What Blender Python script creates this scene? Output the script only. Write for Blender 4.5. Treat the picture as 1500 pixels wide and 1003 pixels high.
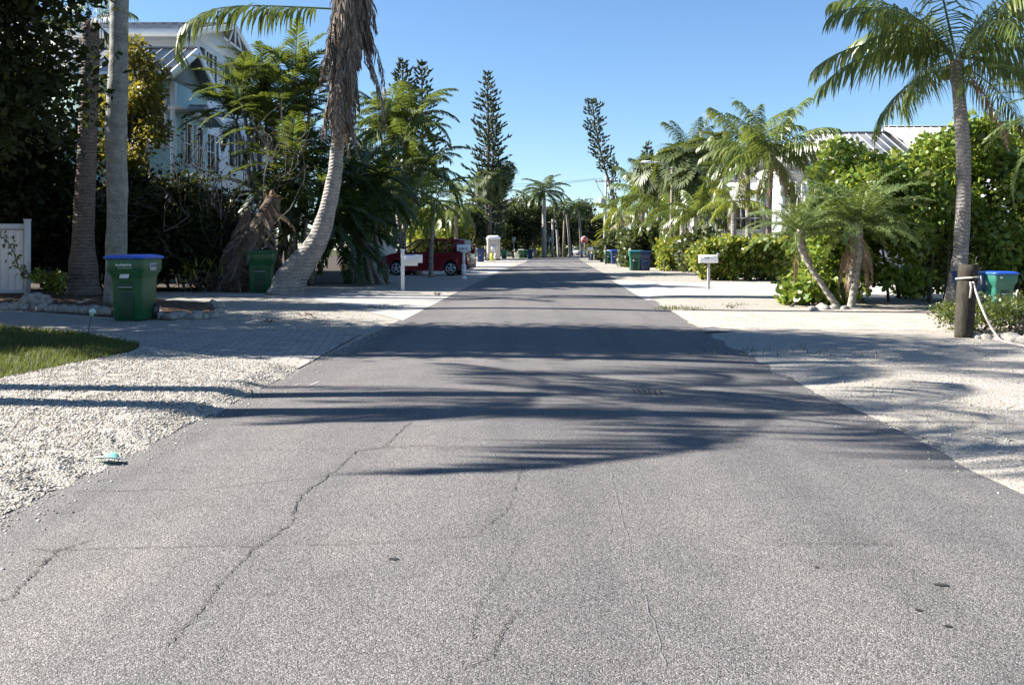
import bpy, math, random
import numpy as np
from mathutils import Vector, Matrix

for _o in list(bpy.data.objects): bpy.data.objects.remove(_o)
S = bpy.context.scene
COL = S.collection
R = math.radians

# ---------------------------------------------------------------- camera, sky, sun, exposure
F, H, CX, HY = 1300.0, 1.25, 750.0, 364.0        # focal length in photo pixels, eye height, principal column, horizon row
cam = bpy.data.objects.new('camera', bpy.data.cameras.new('camera')); COL.objects.link(cam)
cam.data.sensor_width = 36; cam.data.lens = F/1500*36
cam.data.shift_y = -(501.5-HY)/1500
cam.data.clip_start = 0.05; cam.data.clip_end = 2000
cam.location = (0, 0, H); cam.rotation_euler = (R(90), 0, 0)
S.camera = cam

SUN_EL, SUN_AHEAD = R(33), R(9)
sdir = Vector((-math.cos(SUN_AHEAD)*math.cos(SUN_EL), math.sin(SUN_AHEAD)*math.cos(SUN_EL), math.sin(SUN_EL)))
world = bpy.data.worlds.new('World'); S.world = world; world.use_nodes = True
wn = world.node_tree.nodes; wl = world.node_tree.links
sky = wn.new('ShaderNodeTexSky'); sky.sky_type = 'NISHITA'; sky.sun_disc = False
sky.sun_elevation = SUN_EL; sky.sun_rotation = math.atan2(sdir.x, sdir.y) % (2*math.pi)
sky.air_density = 1.0; sky.dust_density = 0.0; sky.ozone_density = 6.0
wl.new(sky.outputs[0], wn['Background'].inputs[0]); wn['Background'].inputs[1].default_value = 0.05
sun = bpy.data.objects.new('sun', bpy.data.lights.new('sun', 'SUN')); COL.objects.link(sun)
sun.data.energy = 5.0; sun.data.angle = R(0.5); sun.data.color = (1, 0.945, 0.87)
sun.location = (-30, 10, 30); sun.rotation_euler = sdir.to_track_quat('Z', 'Y').to_euler()
S.view_settings.view_transform = 'Standard'; S.view_settings.look = 'None'
S.view_settings.exposure = 1.95; S.view_settings.gamma = 1.0
S.render.engine = 'CYCLES'
S.cycles.max_bounces = 6; S.cycles.diffuse_bounces = 3; S.cycles.transparent_max_bounces = 8
S.cycles.use_denoising = True

# ---------------------------------------------------------------- placing: photo column / row / depth -> point
def W(px, py, d): return np.array([(px-CX)/F*d, d, H-(py-HY)/F*d])
def G(px, py, z=0.0):
    d = F*(H-z)/(py-HY); return np.array([(px-CX)/F*d, d, z])

# ---------------------------------------------------------------- mesh builder
class MB:
    def __init__(s): s.V = []; s.F = []; s.n = 0
    def add(s, V, *Fs, m=0):
        V = np.asarray(V, float).reshape(-1, 3)
        for f in Fs:
            f = np.asarray(f, int)
            if f.size: s.F.append((f+s.n, m))
        s.V.append(V); s.n += len(V); return s
    def join(s, o, M=None, t=None, sc=1.0, m=None):
        if o.n == 0: return s
        V = np.concatenate(o.V)*sc
        if M is not None: V = V @ np.asarray(M).T
        if t is not None: V = V+np.asarray(t)
        for f, mi in o.F: s.F.append((f+s.n, mi if m is None else m))
        s.V.append(V); s.n += len(V); return s
    def arr(s): return np.concatenate(s.V)
    def box(s, c, size, rz=0, m=0, taper=1.0, rx=0, ry=0):
        x, y, z = [a/2 for a in size]; k = taper
        V = np.array([(-x,-y,-z),(x,-y,-z),(x,y,-z),(-x,y,-z),(-x*k,-y*k,z),(x*k,-y*k,z),(x*k,y*k,z),(-x*k,y*k,z)])
        V = V @ rot(rx, ry, rz).T+np.asarray(c)
        return s.add(V, [(0,3,2,1),(4,5,6,7),(0,1,5,4),(1,2,6,5),(2,3,7,6),(3,0,4,7)], m=m)
    def tube(s, P, r, n=8, m=0, cap=True, rough=0, rng=None):
        P = np.asarray(P, float); k = len(P); r = np.broadcast_to(np.asarray(r, float), (k,))
        T = np.gradient(P, axis=0); T /= np.linalg.norm(T, axis=1)[:, None]+1e-9
        ref = np.array([1.,0,0]) if abs(T[0][0]) < .9 else np.array([0,1.,0])
        A = np.cross(T, ref); A /= np.linalg.norm(A, axis=1)[:, None]+1e-9
        B = np.cross(T, A)
        a = np.arange(n)*2*math.pi/n
        rr = r[:, None]*np.ones(n)
        if rough and rng is not None: rr = rr*(1+rng.uniform(-rough, rough, rr.shape))
        V = P[:, None]+(A[:, None]*np.cos(a)[None, :, None]+B[:, None]*np.sin(a)[None, :, None])*rr[:, :, None]
        i = np.arange(k-1)[:, None]*n; j = np.arange(n)[None]; j2 = (j+1) % n
        q = np.stack([i+j, i+n+j, i+n+j2, i+j2], -1).reshape(-1, 4)
        fs = [q]
        if cap and n > 2: fs += [np.array([list(range(n))]), np.array([[(k-1)*n+x for x in range(n)][::-1]])]
        return s.add(V.reshape(-1, 3), *fs, m=m)
    def prism(s, poly, y0, y1, m=0, axis='y', M=None, t=(0,0,0)):   # polygon in x,z pushed along y
        p = np.asarray(poly, float); n = len(p)
        V = np.concatenate([np.stack([p[:,0], np.full(n, y0), p[:,1]], 1), np.stack([p[:,0], np.full(n, y1), p[:,1]], 1)])
        if axis == 'x': V = V[:, [1,0,2]]
        if axis == 'z': V = V[:, [0,2,1]]
        if M is not None: V = V @ np.asarray(M).T
        V = V+np.asarray(t)
        i = np.arange(n); j = (i+1) % n
        return s.add(V, np.stack([i, j, j+n, i+n], 1), np.array([i[::-1]]), np.array([i+n]), m=m)
    def rings(s, Rg, m=0, cap=True):          # list of equal-length loops
        k = len(Rg); n = len(Rg[0]); V = np.concatenate(Rg)
        i = np.arange(k-1)[:, None]*n; j = np.arange(n)[None]; j2 = (j+1) % n
        q = np.stack([i+j, i+j2, i+n+j2, i+n+j], -1).reshape(-1, 4)
        fs = [q]
        if cap: fs += [np.array([np.arange(n)[::-1]]), np.array([(k-1)*n+np.arange(n)])]
        return s.add(V, *fs, m=m)
    def grid(s, Pg, m=0):
        a, b = Pg.shape[:2]
        i = np.arange(a-1)[:, None]*b; j = np.arange(b-1)[None]
        q = np.stack([i+j, i+j+1, i+b+j+1, i+b+j], -1).reshape(-1, 4)
        return s.add(Pg.reshape(-1, 3), q, m=m)
    def data(s, name, mats, smooth=False):
        me = bpy.data.meshes.new(name); V = s.arr()
        lens = []; loops = []; mi = []
        for f, m in s.F:
            lens.append(np.full(len(f), f.shape[1])); loops.append(f.reshape(-1)); mi.append(np.full(len(f), m))
        lens = np.concatenate(lens).astype(np.int32); loops = np.concatenate(loops).astype(np.int32); mi = np.concatenate(mi).astype(np.int32)
        me.vertices.add(len(V)); me.vertices.foreach_set('co', V.astype(np.float32).ravel())
        me.loops.add(len(loops)); me.loops.foreach_set('vertex_index', loops)
        me.polygons.add(len(lens)); st = np.concatenate([[0], np.cumsum(lens)[:-1]]).astype(np.int32)
        me.polygons.foreach_set('loop_start', st); me.polygons.foreach_set('loop_total', lens)
        if not isinstance(mats, (list, tuple)): mats = [mats]
        for m in mats: me.materials.append(m)
        if len(mats) > 1: me.polygons.foreach_set('material_index', mi)
        if smooth: me.polygons.foreach_set('use_smooth', np.ones(len(lens), bool))
        me.update(calc_edges=True); me.validate()
        return me
    def build(s, name, mats, parent=None, smooth=False, world=False, loc=None, rz=0, bevel=0):
        if world and parent is not None:
            p = parent
            off = np.zeros(3)
            while p is not None: off += np.array(p.location); p = p.parent
            s.V = [s.arr()-off]
        ob = bpy.data.objects.new(name, s.data(name, mats, smooth)); COL.objects.link(ob)
        if loc is not None: ob.location = loc
        ob.rotation_euler.z = rz
        if parent is not None: ob.parent = parent
        if bevel:
            b = ob.modifiers.new('bevel', 'BEVEL'); b.width = bevel; b.segments = 2; b.limit_method = 'ANGLE'; b.angle_limit = R(40)
        return ob
def rot(rx, ry, rz):
    cx, sx, cy, sy, cz, sz = math.cos(rx), math.sin(rx), math.cos(ry), math.sin(ry), math.cos(rz), math.sin(rz)
    return np.array([[cz,-sz,0],[sz,cz,0],[0,0,1]]) @ np.array([[cy,0,sy],[0,1,0],[-sy,0,cy]]) @ np.array([[1,0,0],[0,cx,-sx],[0,sx,cx]])
def tag(o, label, cat, group=None, kind=None):
    o['label'] = label; o['category'] = cat
    if group: o['group'] = group
    if kind: o['kind'] = kind
    return o
def thing(name, label, cat, loc=(0,0,0), rz=0, group=None):
    o = bpy.data.objects.new(name, None); COL.objects.link(o); o.empty_display_size = .2
    o.location = [float(v) for v in loc]; o.rotation_euler.z = rz
    return tag(o, label, cat, group)
def struct(ob, label=None):
    ob['kind'] = 'structure'
    if label: ob['label'] = label; ob['category'] = ob.name.split('.')[0].replace('_', ' ')
    return ob
def dup(o, loc=None, rz=None, label=None, sc=None, mats=None, parent=None):
    c = o.copy(); COL.objects.link(c)
    if parent is not None: c.parent = parent
    if loc is not None: c.location = [float(v) for v in loc]
    if rz is not None: c.rotation_euler.z = rz
    if sc is not None: c.scale = (sc, sc, sc) if np.isscalar(sc) else sc
    if label: c['label'] = label
    if mats and o.type == 'MESH':
        for k, sl in enumerate(c.material_slots):
            if sl.material and sl.material.name in mats:
                nm = mats[sl.material.name]; sl.link = 'OBJECT'; sl.material = nm
    for ch in list(o.children): dup(ch, parent=c, mats=mats)
    return c

# ---------------------------------------------------------------- materials
MAT = {}
class NT:
    def __init__(s, name):
        s.m = bpy.data.materials.new(name); s.m.use_nodes = True; s.t = s.m.node_tree; s.n = s.t.nodes; s.l = s.t.links
        s.b = s.n['Principled BSDF']; MAT[name] = s.m
    def new(s, typ, **kw):
        nd = s.n.new('ShaderNode'+typ)
        for k, v in kw.items():
            if k.startswith('i_'):
                key = k[2:].replace('_', ' ')
                nd.inputs[key].default_value = v
            else: setattr(nd, k, v)
        return nd
    def link(s, a, b): s.l.new(a, b)
    def co(s, scale=(1,1,1), gen='Object'):
        tc = s.new('TexCoord'); mp = s.new('Mapping'); mp.inputs['Scale'].default_value = scale
        s.link(tc.outputs[gen], mp.inputs[0]); return mp.outputs[0]
    def noise(s, co, scale, detail=4, rough=.55, dist=0):
        nd = s.new('TexNoise'); nd.inputs['Scale'].default_value = scale; nd.inputs['Detail'].default_value = detail
        nd.inputs['Roughness'].default_value = rough; nd.inputs['Distortion'].default_value = dist
        s.link(co, nd.inputs['Vector']); return nd
    def vor(s, co, scale, feat='F1'):
        nd = s.new('TexVoronoi'); nd.feature = feat; nd.inputs['Scale'].default_value = scale; s.link(co, nd.inputs['Vector']); return nd
    def ramp(s, src, stops, interp='LINEAR'):
        nd = s.new('ValToRGB'); cr = nd.color_ramp; cr.interpolation = interp
        while len(cr.elements) < len(stops): cr.elements.new(.5)
        for e, (p, c) in zip(cr.elements, stops): e.position = p; e.color = (*c, 1) if len(c) == 3 else c
        s.link(src, nd.inputs[0]); return nd.outputs[0]
    def mix(s, a, b, fac, mode='MIX'):
        nd = s.new('Mix'); nd.data_type = 'RGBA'; nd.blend_type = mode
        for i, v in ((0, fac), (6, a), (7, b)):
            if hasattr(v, 'is_linked'): s.link(v, nd.inputs[i])
            else: nd.inputs[i].default_value = v if i == 0 else (*v, 1)
        return nd.outputs[2]
    def math(s, op, a, b=0):
        nd = s.new('Math'); nd.operation = op
        for i, v in enumerate((a, b)):
            if hasattr(v, 'is_linked'): s.link(v, nd.inputs[i])
            else: nd.inputs[i].default_value = v
        return nd.outputs[0]
    def bump(s, h, strength=.5, dist=.01, prev=None):
        nd = s.new('Bump'); nd.inputs['Strength'].default_value = strength; nd.inputs['Distance'].default_value = dist
        s.link(h, nd.inputs['Height'])
        if prev is not None: s.link(prev, nd.inputs['Normal'])
        s.link(nd.outputs[0], s.b.inputs['Normal']); return nd.outputs[0]
    def color(s, c):
        if hasattr(c, 'is_linked'): s.link(c, s.b.inputs['Base Color'])
        else: s.b.inputs['Base Color'].default_value = (*c, 1)
    def set(s, rough=.8, spec=.3, metal=0):
        s.b.inputs['Roughness'].default_value = rough; s.b.inputs['Specular IOR Level'].default_value = spec; s.b.inputs['Metallic'].default_value = metal
        return s.m
def plain(name, c, rough=.6, spec=.4, metal=0, var=.12, nscale=6, bump=0):
    t = NT(name); co = t.co(); n = t.noise(co, nscale, 5)
    lo = tuple(v*(1-var) for v in c); hi = tuple(min(1, v*(1+var)) for v in c)
    t.color(t.ramp(n.outputs[0], [(.3, lo), (.7, hi)]))
    if bump: t.bump(t.noise(co, nscale*6, 4).outputs[0], bump, .01)
    return t.set(rough, spec, metal)
def leafmat(name, cols, rough=.45, trans=.3, spec=.4, tcol=None, clump=.8):
    t = NT(name); g = t.new('NewGeometry')
    co = t.co(); n = t.noise(co, clump, 2)
    v = t.math('ADD', t.math('MULTIPLY', g.outputs['Random Per Island'], .65), t.math('MULTIPLY', n.outputs[0], .4))
    c = t.ramp(v, [(i/(len(cols)-1), cc) for i, cc in enumerate(cols)])
    t.color(c); t.set(rough, spec)
    tr = t.new('BsdfTranslucent')
    tc = t.mix(c, tcol or (.35, .42, .04), .45); t.link(tc, tr.inputs[0])
    mx = t.new('MixShader'); mx.inputs[0].default_value = trans
    t.link(t.b.outputs[0], mx.inputs[1]); t.link(tr.outputs[0], mx.inputs[2])
    t.link(mx.outputs[0], t.n['Material Output'].inputs[0])
    return t.m

# asphalt with exposed shell aggregate
t = NT('asphalt'); co = t.co()
big = t.noise(co, .35, 4); mid = t.noise(co, 2.2, 5, .65)
vo = t.vor(co, 205)
sc = t.new('SeparateColor'); t.link(vo.outputs['Color'], sc.inputs[0])
agg = t.ramp(sc.outputs[0], [(0, (.052,.049,.047)), (.25, (.108,.103,.099)), (.5, (.150,.144,.140)), (.72, (.188,.181,.176)), (.9, (.24,.226,.212)), (1, (.35,.335,.32))])
gap = t.ramp(vo.outputs['Distance'], [(.0, (1,1,1)), (.5, (.88,.88,.88)), (.85, (.5,.5,.51))])
base = t.mix(agg, gap, 1.0, 'MULTIPLY')
tone = t.ramp(big.outputs[0], [(.3, (.86,.86,.88)), (.7, (1.08,1.06,1.04))])
base = t.mix(base, tone, 1.0, 'MULTIPLY')
tone2 = t.ramp(mid.outputs[0], [(.25, (.8,.8,.8)), (.5, (1,1,1)), (.75, (1.12,1.1,1.08))])
base = t.mix(base, tone2, .8, 'MULTIPLY')
lane = t.noise(t.co((1.6,.045,1)), 1.0, 3, .5); base = t.mix(base, t.ramp(lane.outputs[0], [(.34, (.80,.80,.81)), (.5, (1,1,1)), (.66, (1.14,1.125,1.10))]), .9, 'MULTIPLY')
pat = t.noise(co, .9, 6, .7, .6); base = t.mix(base, t.ramp(pat.outputs[0], [(.60, (1,1,1)), (.70, (.80,.79,.78)), (.78, (.72,.71,.70))]), .8, 'MULTIPLY')
t.color(base); t.bump(vo.outputs['Distance'], .55, -.006); t.set(.82, .35)
# far lane of older road reads warmer: same material

def gravel(name, cols, scale, dirt=(.30,.24,.17), dirt_amt=.5, bumpd=.02):
    t = NT(name); co = t.co(); vo = t.vor(co, scale); vo2 = t.vor(co, scale*2.3)
    sc = t.new('SeparateColor'); t.link(vo.outputs['Color'], sc.inputs[0])
    c = t.ramp(sc.outputs[1], [(i/(len(cols)-1), k) for i, k in enumerate(cols)])
    gap = t.ramp(vo.outputs['Distance'], [(.3, (1,1,1)), (.75, (.45,.42,.38))])
    c = t.mix(c, gap, .9, 'MULTIPLY')
    n = t.noise(co, .5, 5, .65)
    f = t.ramp(n.outputs[0], [(.46, (0,0,0)), (.72, (dirt_amt,)*3)])
    c = t.mix(c, dirt, f); t.color(c)
    b = t.bump(vo.outputs['Distance'], .9, -bumpd); t.bump(vo2.outputs['Distance'], .5, -bumpd*.4, b)
    return t.set(.85, .25)
gravel('shell_gravel', [(.27,.247,.21), (.385,.362,.32), (.46,.437,.395), (.53,.508,.467)], 62, (.36,.325,.27), .5, .012)
gravel('sand_gravel', [(.28,.255,.22), (.375,.352,.312), (.435,.412,.372), (.505,.488,.455)], 75, (.31,.275,.22), .7, .006)
t = NT('stone_bits'); g = t.new('NewGeometry'); n = t.noise(t.co(), 60, 3)
c = t.ramp(g.outputs['Random Per Island'], [(0, (.18,.158,.13)), (.25, (.35,.322,.278)), (.6, (.465,.438,.388)), (1, (.60,.577,.535))])
c = t.mix(c, t.ramp(n.outputs[0], [(.3, (.75,.72,.66)), (.6, (1,1,1))]), .8, 'MULTIPLY'); t.color(c); t.set(.8, .25)
# pavers
def pavers(name, cols, bw, bh, mort=(.12,.11,.10), rz=0):
    t = NT(name); tc = t.new('TexCoord'); mp = t.new('Mapping'); mp.inputs['Rotation'].default_value = (0,0,rz); t.link(tc.outputs['Object'], mp.inputs[0])
    br = t.new('TexBrick'); t.link(mp.outputs[0], br.inputs['Vector'])
    br.inputs['Scale'].default_value = 1; br.inputs['Brick Width'].default_value = bw; br.inputs['Row Height'].default_value = bh
    br.inputs['Mortar Size'].default_value = .008; br.inputs['Bias'].default_value = 0
    br.inputs['Color1'].default_value = (*cols[0], 1); br.inputs['Color2'].default_value = (*cols[1], 1); br.inputs['Mortar'].default_value = (*mort, 1)
    n = t.noise(mp.outputs[0], 3, 6, .65)
    c = t.mix(br.outputs[0], t.ramp(n.outputs[0], [(.3, (.72,.7,.68)), (.7, (1.12,1.1,1.08))]), .9, 'MULTIPLY')
    t.color(c); t.bump(br.outputs[1], .6, -.012); return t.set(.8, .3)
pavers('grey_pavers', [(.28,.265,.245), (.35,.325,.30)], .24, .16, rz=R(-8))
pavers('pink_pavers', [(.385,.345,.30), (.43,.39,.345)], .30, .22, (.25,.21,.17), rz=R(3))
def concrete(name, c, crack=True):
    t = NT(name); co = t.co(); n = t.noise(co, .8, 6, .7); n2 = t.noise(co, 40, 3)
    k = t.ramp(n.outputs[0], [(.3, tuple(v*.8 for v in c)), (.7, tuple(v*1.1 for v in c))])
    k = t.mix(k, t.ramp(n2.outputs[0], [(.3, (.8,.8,.8)), (.7, (1.1,1.1,1.1))]), .7, 'MULTIPLY')
    t.color(k); t.bump(n2.outputs[0], .25, .004); return t.set(.85, .3)
concrete('pale_concrete', (.47,.435,.39)); concrete('grey_concrete', (.32,.31,.295))
# soil, mulch, grass
t = NT('mulch'); co = t.co((1,2.2,1)); vo = t.vor(co, 22); sc = t.new('SeparateColor'); t.link(vo.outputs['Color'], sc.inputs[0])
t.color(t.ramp(sc.outputs[0], [(0, (.03,.02,.015)), (.5, (.09,.055,.035)), (.85, (.18,.11,.07)), (1, (.36,.27,.2))])); t.bump(vo.outputs['Distance'], 1, .03); t.set(.9, .15)
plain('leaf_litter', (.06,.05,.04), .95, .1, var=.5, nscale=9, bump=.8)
plain('turf', (.045,.05,.018), .95, .1, var=.4, nscale=7, bump=.6)
leafmat('grass_blade', [(.03,.045,.01), (.055,.075,.016), (.12,.11,.04)], .7, .25)
# vegetation
leafmat('coconut_leaf', [(.038,.06,.014), (.065,.10,.02), (.11,.145,.03), (.20,.20,.055)], .35, .28, .6)
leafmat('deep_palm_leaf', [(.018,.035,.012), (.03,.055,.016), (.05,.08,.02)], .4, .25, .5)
leafmat('areca_leaf', [(.02,.04,.012), (.04,.07,.018), (.075,.11,.025), (.15,.16,.04)], .4, .28, .5)
leafmat('lime_palm_leaf', [(.06,.10,.015), (.11,.16,.02), (.2,.24,.03), (.28,.26,.04)], .4, .38, .45, (.5,.5,.04))
leafmat('golden_palm_leaf', [(.07,.09,.02), (.13,.14,.03), (.24,.19,.05)], .45, .35, .4, (.6,.5,.06))
leafmat('fan_palm_leaf', [(.03,.05,.02), (.06,.085,.03), (.12,.14,.055)], .5, .22, .4)
leafmat('box_leaf', [(.02,.035,.01), (.045,.065,.015), (.13,.14,.03)], .4, .25, .4)
leafmat('date_palm_leaf', [(.065,.10,.035), (.11,.16,.055), (.18,.22,.085)], .4, .3, .5)
leafmat('dead_frond', [(.07,.060,.052), (.13,.113,.098), (.21,.18,.155), (.35,.31,.27)], .85, .12, .1, (.4,.25,.1))
leafmat('tan_frond', [(.13,.09,.06), (.23,.165,.11), (.33,.255,.18)], .8, .2, .1, (.5,.3,.1))
leafmat('sea_grape_leaf', [(.025,.055,.012), (.06,.115,.018), (.095,.165,.028), (.14,.21,.035), (.22,.27,.05), (.21,.20,.055)], .32, .38, .5, (.45,.5,.05), 1.2)
leafmat('hedge_leaf', [(.025,.05,.01), (.055,.10,.015), (.10,.155,.022), (.17,.22,.03), (.28,.28,.05), (.26,.18,.06)], .38, .36, .5, (.5,.5,.05), 1.2)
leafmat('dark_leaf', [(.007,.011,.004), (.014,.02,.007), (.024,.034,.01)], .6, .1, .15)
leafmat('olive_leaf', [(.05,.06,.012), (.10,.10,.018), (.17,.155,.025)], .45, .35, .4, (.55,.45,.04))
leafmat('tree_leaf', [(.022,.035,.013), (.04,.06,.02), (.07,.09,.028)], .5, .2, .4, (.3,.34,.05), .4)
leafmat('pine_needle', [(.022,.035,.02), (.035,.052,.028), (.055,.075,.035)], .6, .1, .3)
def bark(name, c, band=0, bscale=7, rough=.9, streak=False):
    t = NT(name); co = t.co(); n = t.noise(co, 5, 6, .65); n2 = t.noise(t.co((1,1,.25) if streak else (1,1,1.5)), 22, 5)
    k = t.ramp(n.outputs[0], [(.3, tuple(v*.62 for v in c)), (.7, tuple(v*1.2 for v in c))])
    k = t.mix(k, t.ramp(n2.outputs[0], [(.3, (.6,.6,.6)), (.65, (1.15,1.15,1.15))]), .8, 'MULTIPLY')
    h = n2.outputs[0]
    if band:
        w = t.new('TexWave'); w.wave_type = 'BANDS'; w.bands_direction = 'Z'; w.inputs['Scale'].default_value = bscale; w.inputs['Distortion'].default_value = 5; w.inputs['Detail'].default_value = 4; w.inputs['Detail Scale'].default_value = 1.3
        t.link(co, w.inputs[0])
        k = t.mix(k, t.ramp(w.outputs[0], [(0, (.5,.48,.46)), (.35, (1,1,1))]), band, 'MULTIPLY')
        h = t.math('ADD', n2.outputs[0], t.math('MULTIPLY', w.outputs[0], 1.2))
    t.color(k); t.bump(h, .8, .02); return t.set(rough, .15)
bark('coconut_bark', (.29,.268,.245), .4, 4.2); bark('pale_palm_bark', (.31,.295,.27), .4, 3.4); bark('grey_palm_bark', (.30,.28,.24), .35, 2.2); bark('dark_palm_bark', (.17,.14,.12), .7, 3.5)
bark('royal_bark', (.24,.245,.22), .25, .8); bark('tree_bark', (.12,.10,.085), 0, streak=True); bark('pale_pole', (.48,.46,.43), 0, streak=True)
bark('weathered_post', (.045,.04,.031), 0, streak=True); bark('wood_pole', (.20,.17,.14), 0, streak=True); bark('fibre_bark', (.15,.11,.085), .4, 5, streak=True)
bark('bare_twig', (.15,.13,.115), 0); bark('white_bark', (.34,.33,.31), .3, 2)
# painted and hard things
plain('white_paint', (.80,.80,.78), .5, .4, var=.05); plain('white_siding', (.78,.80,.82), .6, .35, var=.04)
plain('vinyl_white', (.72,.72,.74), .4, .4, var=.06)
plain('bin_green', (.012,.085,.028), .42, .5, var=.2, nscale=4); plain('bin_green_dark', (.006,.045,.016), .5, .4)
plain('bin_teal', (.012,.10,.07), .42, .5); plain('bin_blue', (.010,.032,.12), .42, .5); plain('lid_blue', (.02,.085,.50), .4, .5)
plain('lid_teal', (.03,.17,.22), .42, .5); plain('lid_white', (.7,.7,.66), .45, .5); plain('bright_green', (.02,.16,.06), .42, .5)
plain('black_rubber', (.015,.015,.016), .8, .3); plain('dark_metal', (.08,.08,.085), .45, .5, .6); plain('galvanised', (.42,.43,.44), .45, .5, .7)
plain('sticker', (.62,.64,.66), .5, .4); plain('pink_sticker', (.62,.45,.38), .5, .4); plain('lettering', (.66,.72,.68), .6, .3); plain('black_letter', (.02,.02,.025), .6, .3)
plain('sign_red', (.50,.03,.035), .45, .5, var=.06); plain('sign_back', (.34,.35,.37), .4, .5, .5, var=.06); plain('sign_white', (.8,.8,.8), .45, .5)
plain('tan_plastic', (.50,.43,.36), .6, .4); plain('yellow_sign', (.75,.75,.05), .5, .4); plain('rope', (.50,.46,.40), .9, .1, bump=.6, nscale=30)
plain('stone', (.30,.28,.25), .9, .2, var=.45, nscale=9, bump=.9); plain('teal_plastic', (.22,.50,.38), .4, .5); plain('pale_plastic', (.42,.55,.50), .45, .5)
plain('dark_shutter', (.045,.05,.058), .5, .4); plain('gable_shade_tone', (.20,.24,.235), .6, .3, var=.05)
plain('concrete_pole', (.40,.39,.37), .8, .3); plain('wire', (.03,.03,.03), .6, .3); plain('crack_fill', (.068,.062,.058), .95, .1, var=.4); plain('chalk_mark', (.45,.44,.42), .9, .2, var=.3, nscale=40)
plain('pale_scratch', (.20,.19,.18), .9, .2, var=.4, nscale=60); plain('stain_and_shadow', (.035,.033,.032), .9, .2); plain('house_grey', (.42,.45,.48), .7, .3)
def siding(name, c, pitch=.18):
    t = NT(name); w = t.new('TexWave'); w.wave_type = 'BANDS'; w.bands_direction = 'Z'; w.wave_profile = 'SAW'; w.inputs['Scale'].default_value = .314/pitch
    co = t.co(); t.link(co, w.inputs[0]); n = t.noise(co, 3, 5)
    k = t.ramp(n.outputs[0], [(.3, tuple(v*.93 for v in c)), (.7, c)])
    k = t.mix(k, t.ramp(w.outputs[0], [(.0, (.72,.72,.74)), (.1, (1,1,1))]), .9, 'MULTIPLY')
    t.color(k); t.bump(w.outputs[0], .5, .02); return t.set(.55, .35)
siding('lap_white', (.80,.83,.85)); siding('lap_teal', (.46,.68,.67))
def metalroof(name, c, axis='X', pitch=.5):
    t = NT(name); w = t.new('TexWave'); w.wave_type = 'BANDS'; w.bands_direction = axis; w.inputs['Scale'].default_value = .314/pitch
    co = t.co(); t.link(co, w.inputs[0]); n = t.noise(co, 1.5, 5)
    k = t.ramp(n.outputs[0], [(.3, tuple(v*.88 for v in c)), (.7, c)])
    k = t.mix(k, t.ramp(w.outputs[0], [(.0, (.55,.56,.58)), (.08, (1,1,1)), (.9, (1,1,1)), (1, (1.15,1.15,1.15))]), .85, 'MULTIPLY')
    t.color(k); t.bump(t.ramp(w.outputs[0], [(.85, (0,0,0)), (1, (1,1,1))]), .8, .03); return t.set(.5, .35, 0)
plain('metal_roof', (.30,.305,.315), .5, .4, var=.12, nscale=1.5)
def glass(name, c, alpha=.5, rough=.05):
    t = NT(name); t.color(c); t.set(rough, .6)
    tr = t.new('BsdfTransparent'); mx = t.new('MixShader'); mx.inputs[0].default_value = alpha
    t.link(tr.outputs[0], mx.inputs[1]); t.link(t.b.outputs[0], mx.inputs[2]); t.link(mx.outputs[0], t.n['Material Output'].inputs[0]); return t.m
plain('window_glass', (.03,.04,.05), .06, .7, var=.3); glass('car_glass', (.02,.025,.03), .45)
def carpaint(name, c):
    t = NT(name); n = t.noise(t.co(), 2, 3); t.color(t.ramp(n.outputs[0], [(.3, tuple(v*.85 for v in c)), (.7, c)])); t.set(.35, .5, .1)
    t.b.inputs['Coat Weight'].default_value = .8; t.b.inputs['Coat Roughness'].default_value = .06; return t.m
carpaint('red_paint', (.21,.007,.016)); carpaint('silver_paint', (.5,.5,.52)); carpaint('dark_paint', (.02,.025,.04)); carpaint('white_car_paint', (.75,.75,.75))
plain('alloy', (.5,.5,.52), .3, .5, .8); plain('tail_red', (.4,.01,.01), .2, .5)
M = MAT
# ================================================================ THE GROUND
def sm(x): x = np.clip(x, 0, 1); return x*x*(3-2*x)
def resample(P, n):
    P = np.asarray(P, float); d = np.r_[0, np.cumsum(np.linalg.norm(np.diff(P, axis=0), axis=1))]
    u = np.linspace(0, d[-1], n); return np.stack([np.interp(u, d, P[:, k]) for k in range(P.shape[1])], 1)
def strip(A, B, nu, nv, z=0.004, bump=0, seed=0, wob=0, mound=0):
    a, b = resample(A, nv), resample(B, nv); rng = np.random.default_rng(seed)
    if wob:
        w = np.convolve(rng.normal(0, wob, nv+8), np.ones(3)/3, 'same')[4:-4]; nrm = b-a; nrm /= np.linalg.norm(nrm, axis=1)[:, None]+1e-9; a = a+nrm*w[:, None]
    u = np.linspace(0, 1, nu)[:, None, None]
    P = a[None]*(1-u)+b[None]*u
    D = np.linalg.norm(P[..., :2]-a[None, :, :2], axis=-1)
    P[..., 2] = z+mound*sm(D/.5)+(rng.normal(0, bump, P.shape[:2]) if bump else 0)*(sm(D/.15) if mound else 1)
    return MB().grid(P)
gm = MB().add([(-400,-60,0),(400,-60,0),(400,700,0),(-400,700,0)], [(0,1,2,3)])
struct(gm.build('ground', M['shell_gravel']), 'pale shell gravel ground spreading along both roadsides')
LE = [(1,-2.46),(2,-2.44),(4.1,-2.37),(5.9,-2.31),(8,-2.24),(10.4,-2.16),(14,-2.02),(21.4,-1.73),(30,-1.4),(39.6,-1.0),(55,-.25),(77,.95),(116,3.1)]
RE = [(1,2.53),(2,2.55),(4.6,2.62),(9,2.72),(14,3.02),(21.4,3.42),(30,3.85),(45,4.65),(60,5.4),(77,6.35),(116,8.7)]
def edge_x(E, y): return np.interp(y, [e[0] for e in E], [e[1] for e in E])
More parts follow.
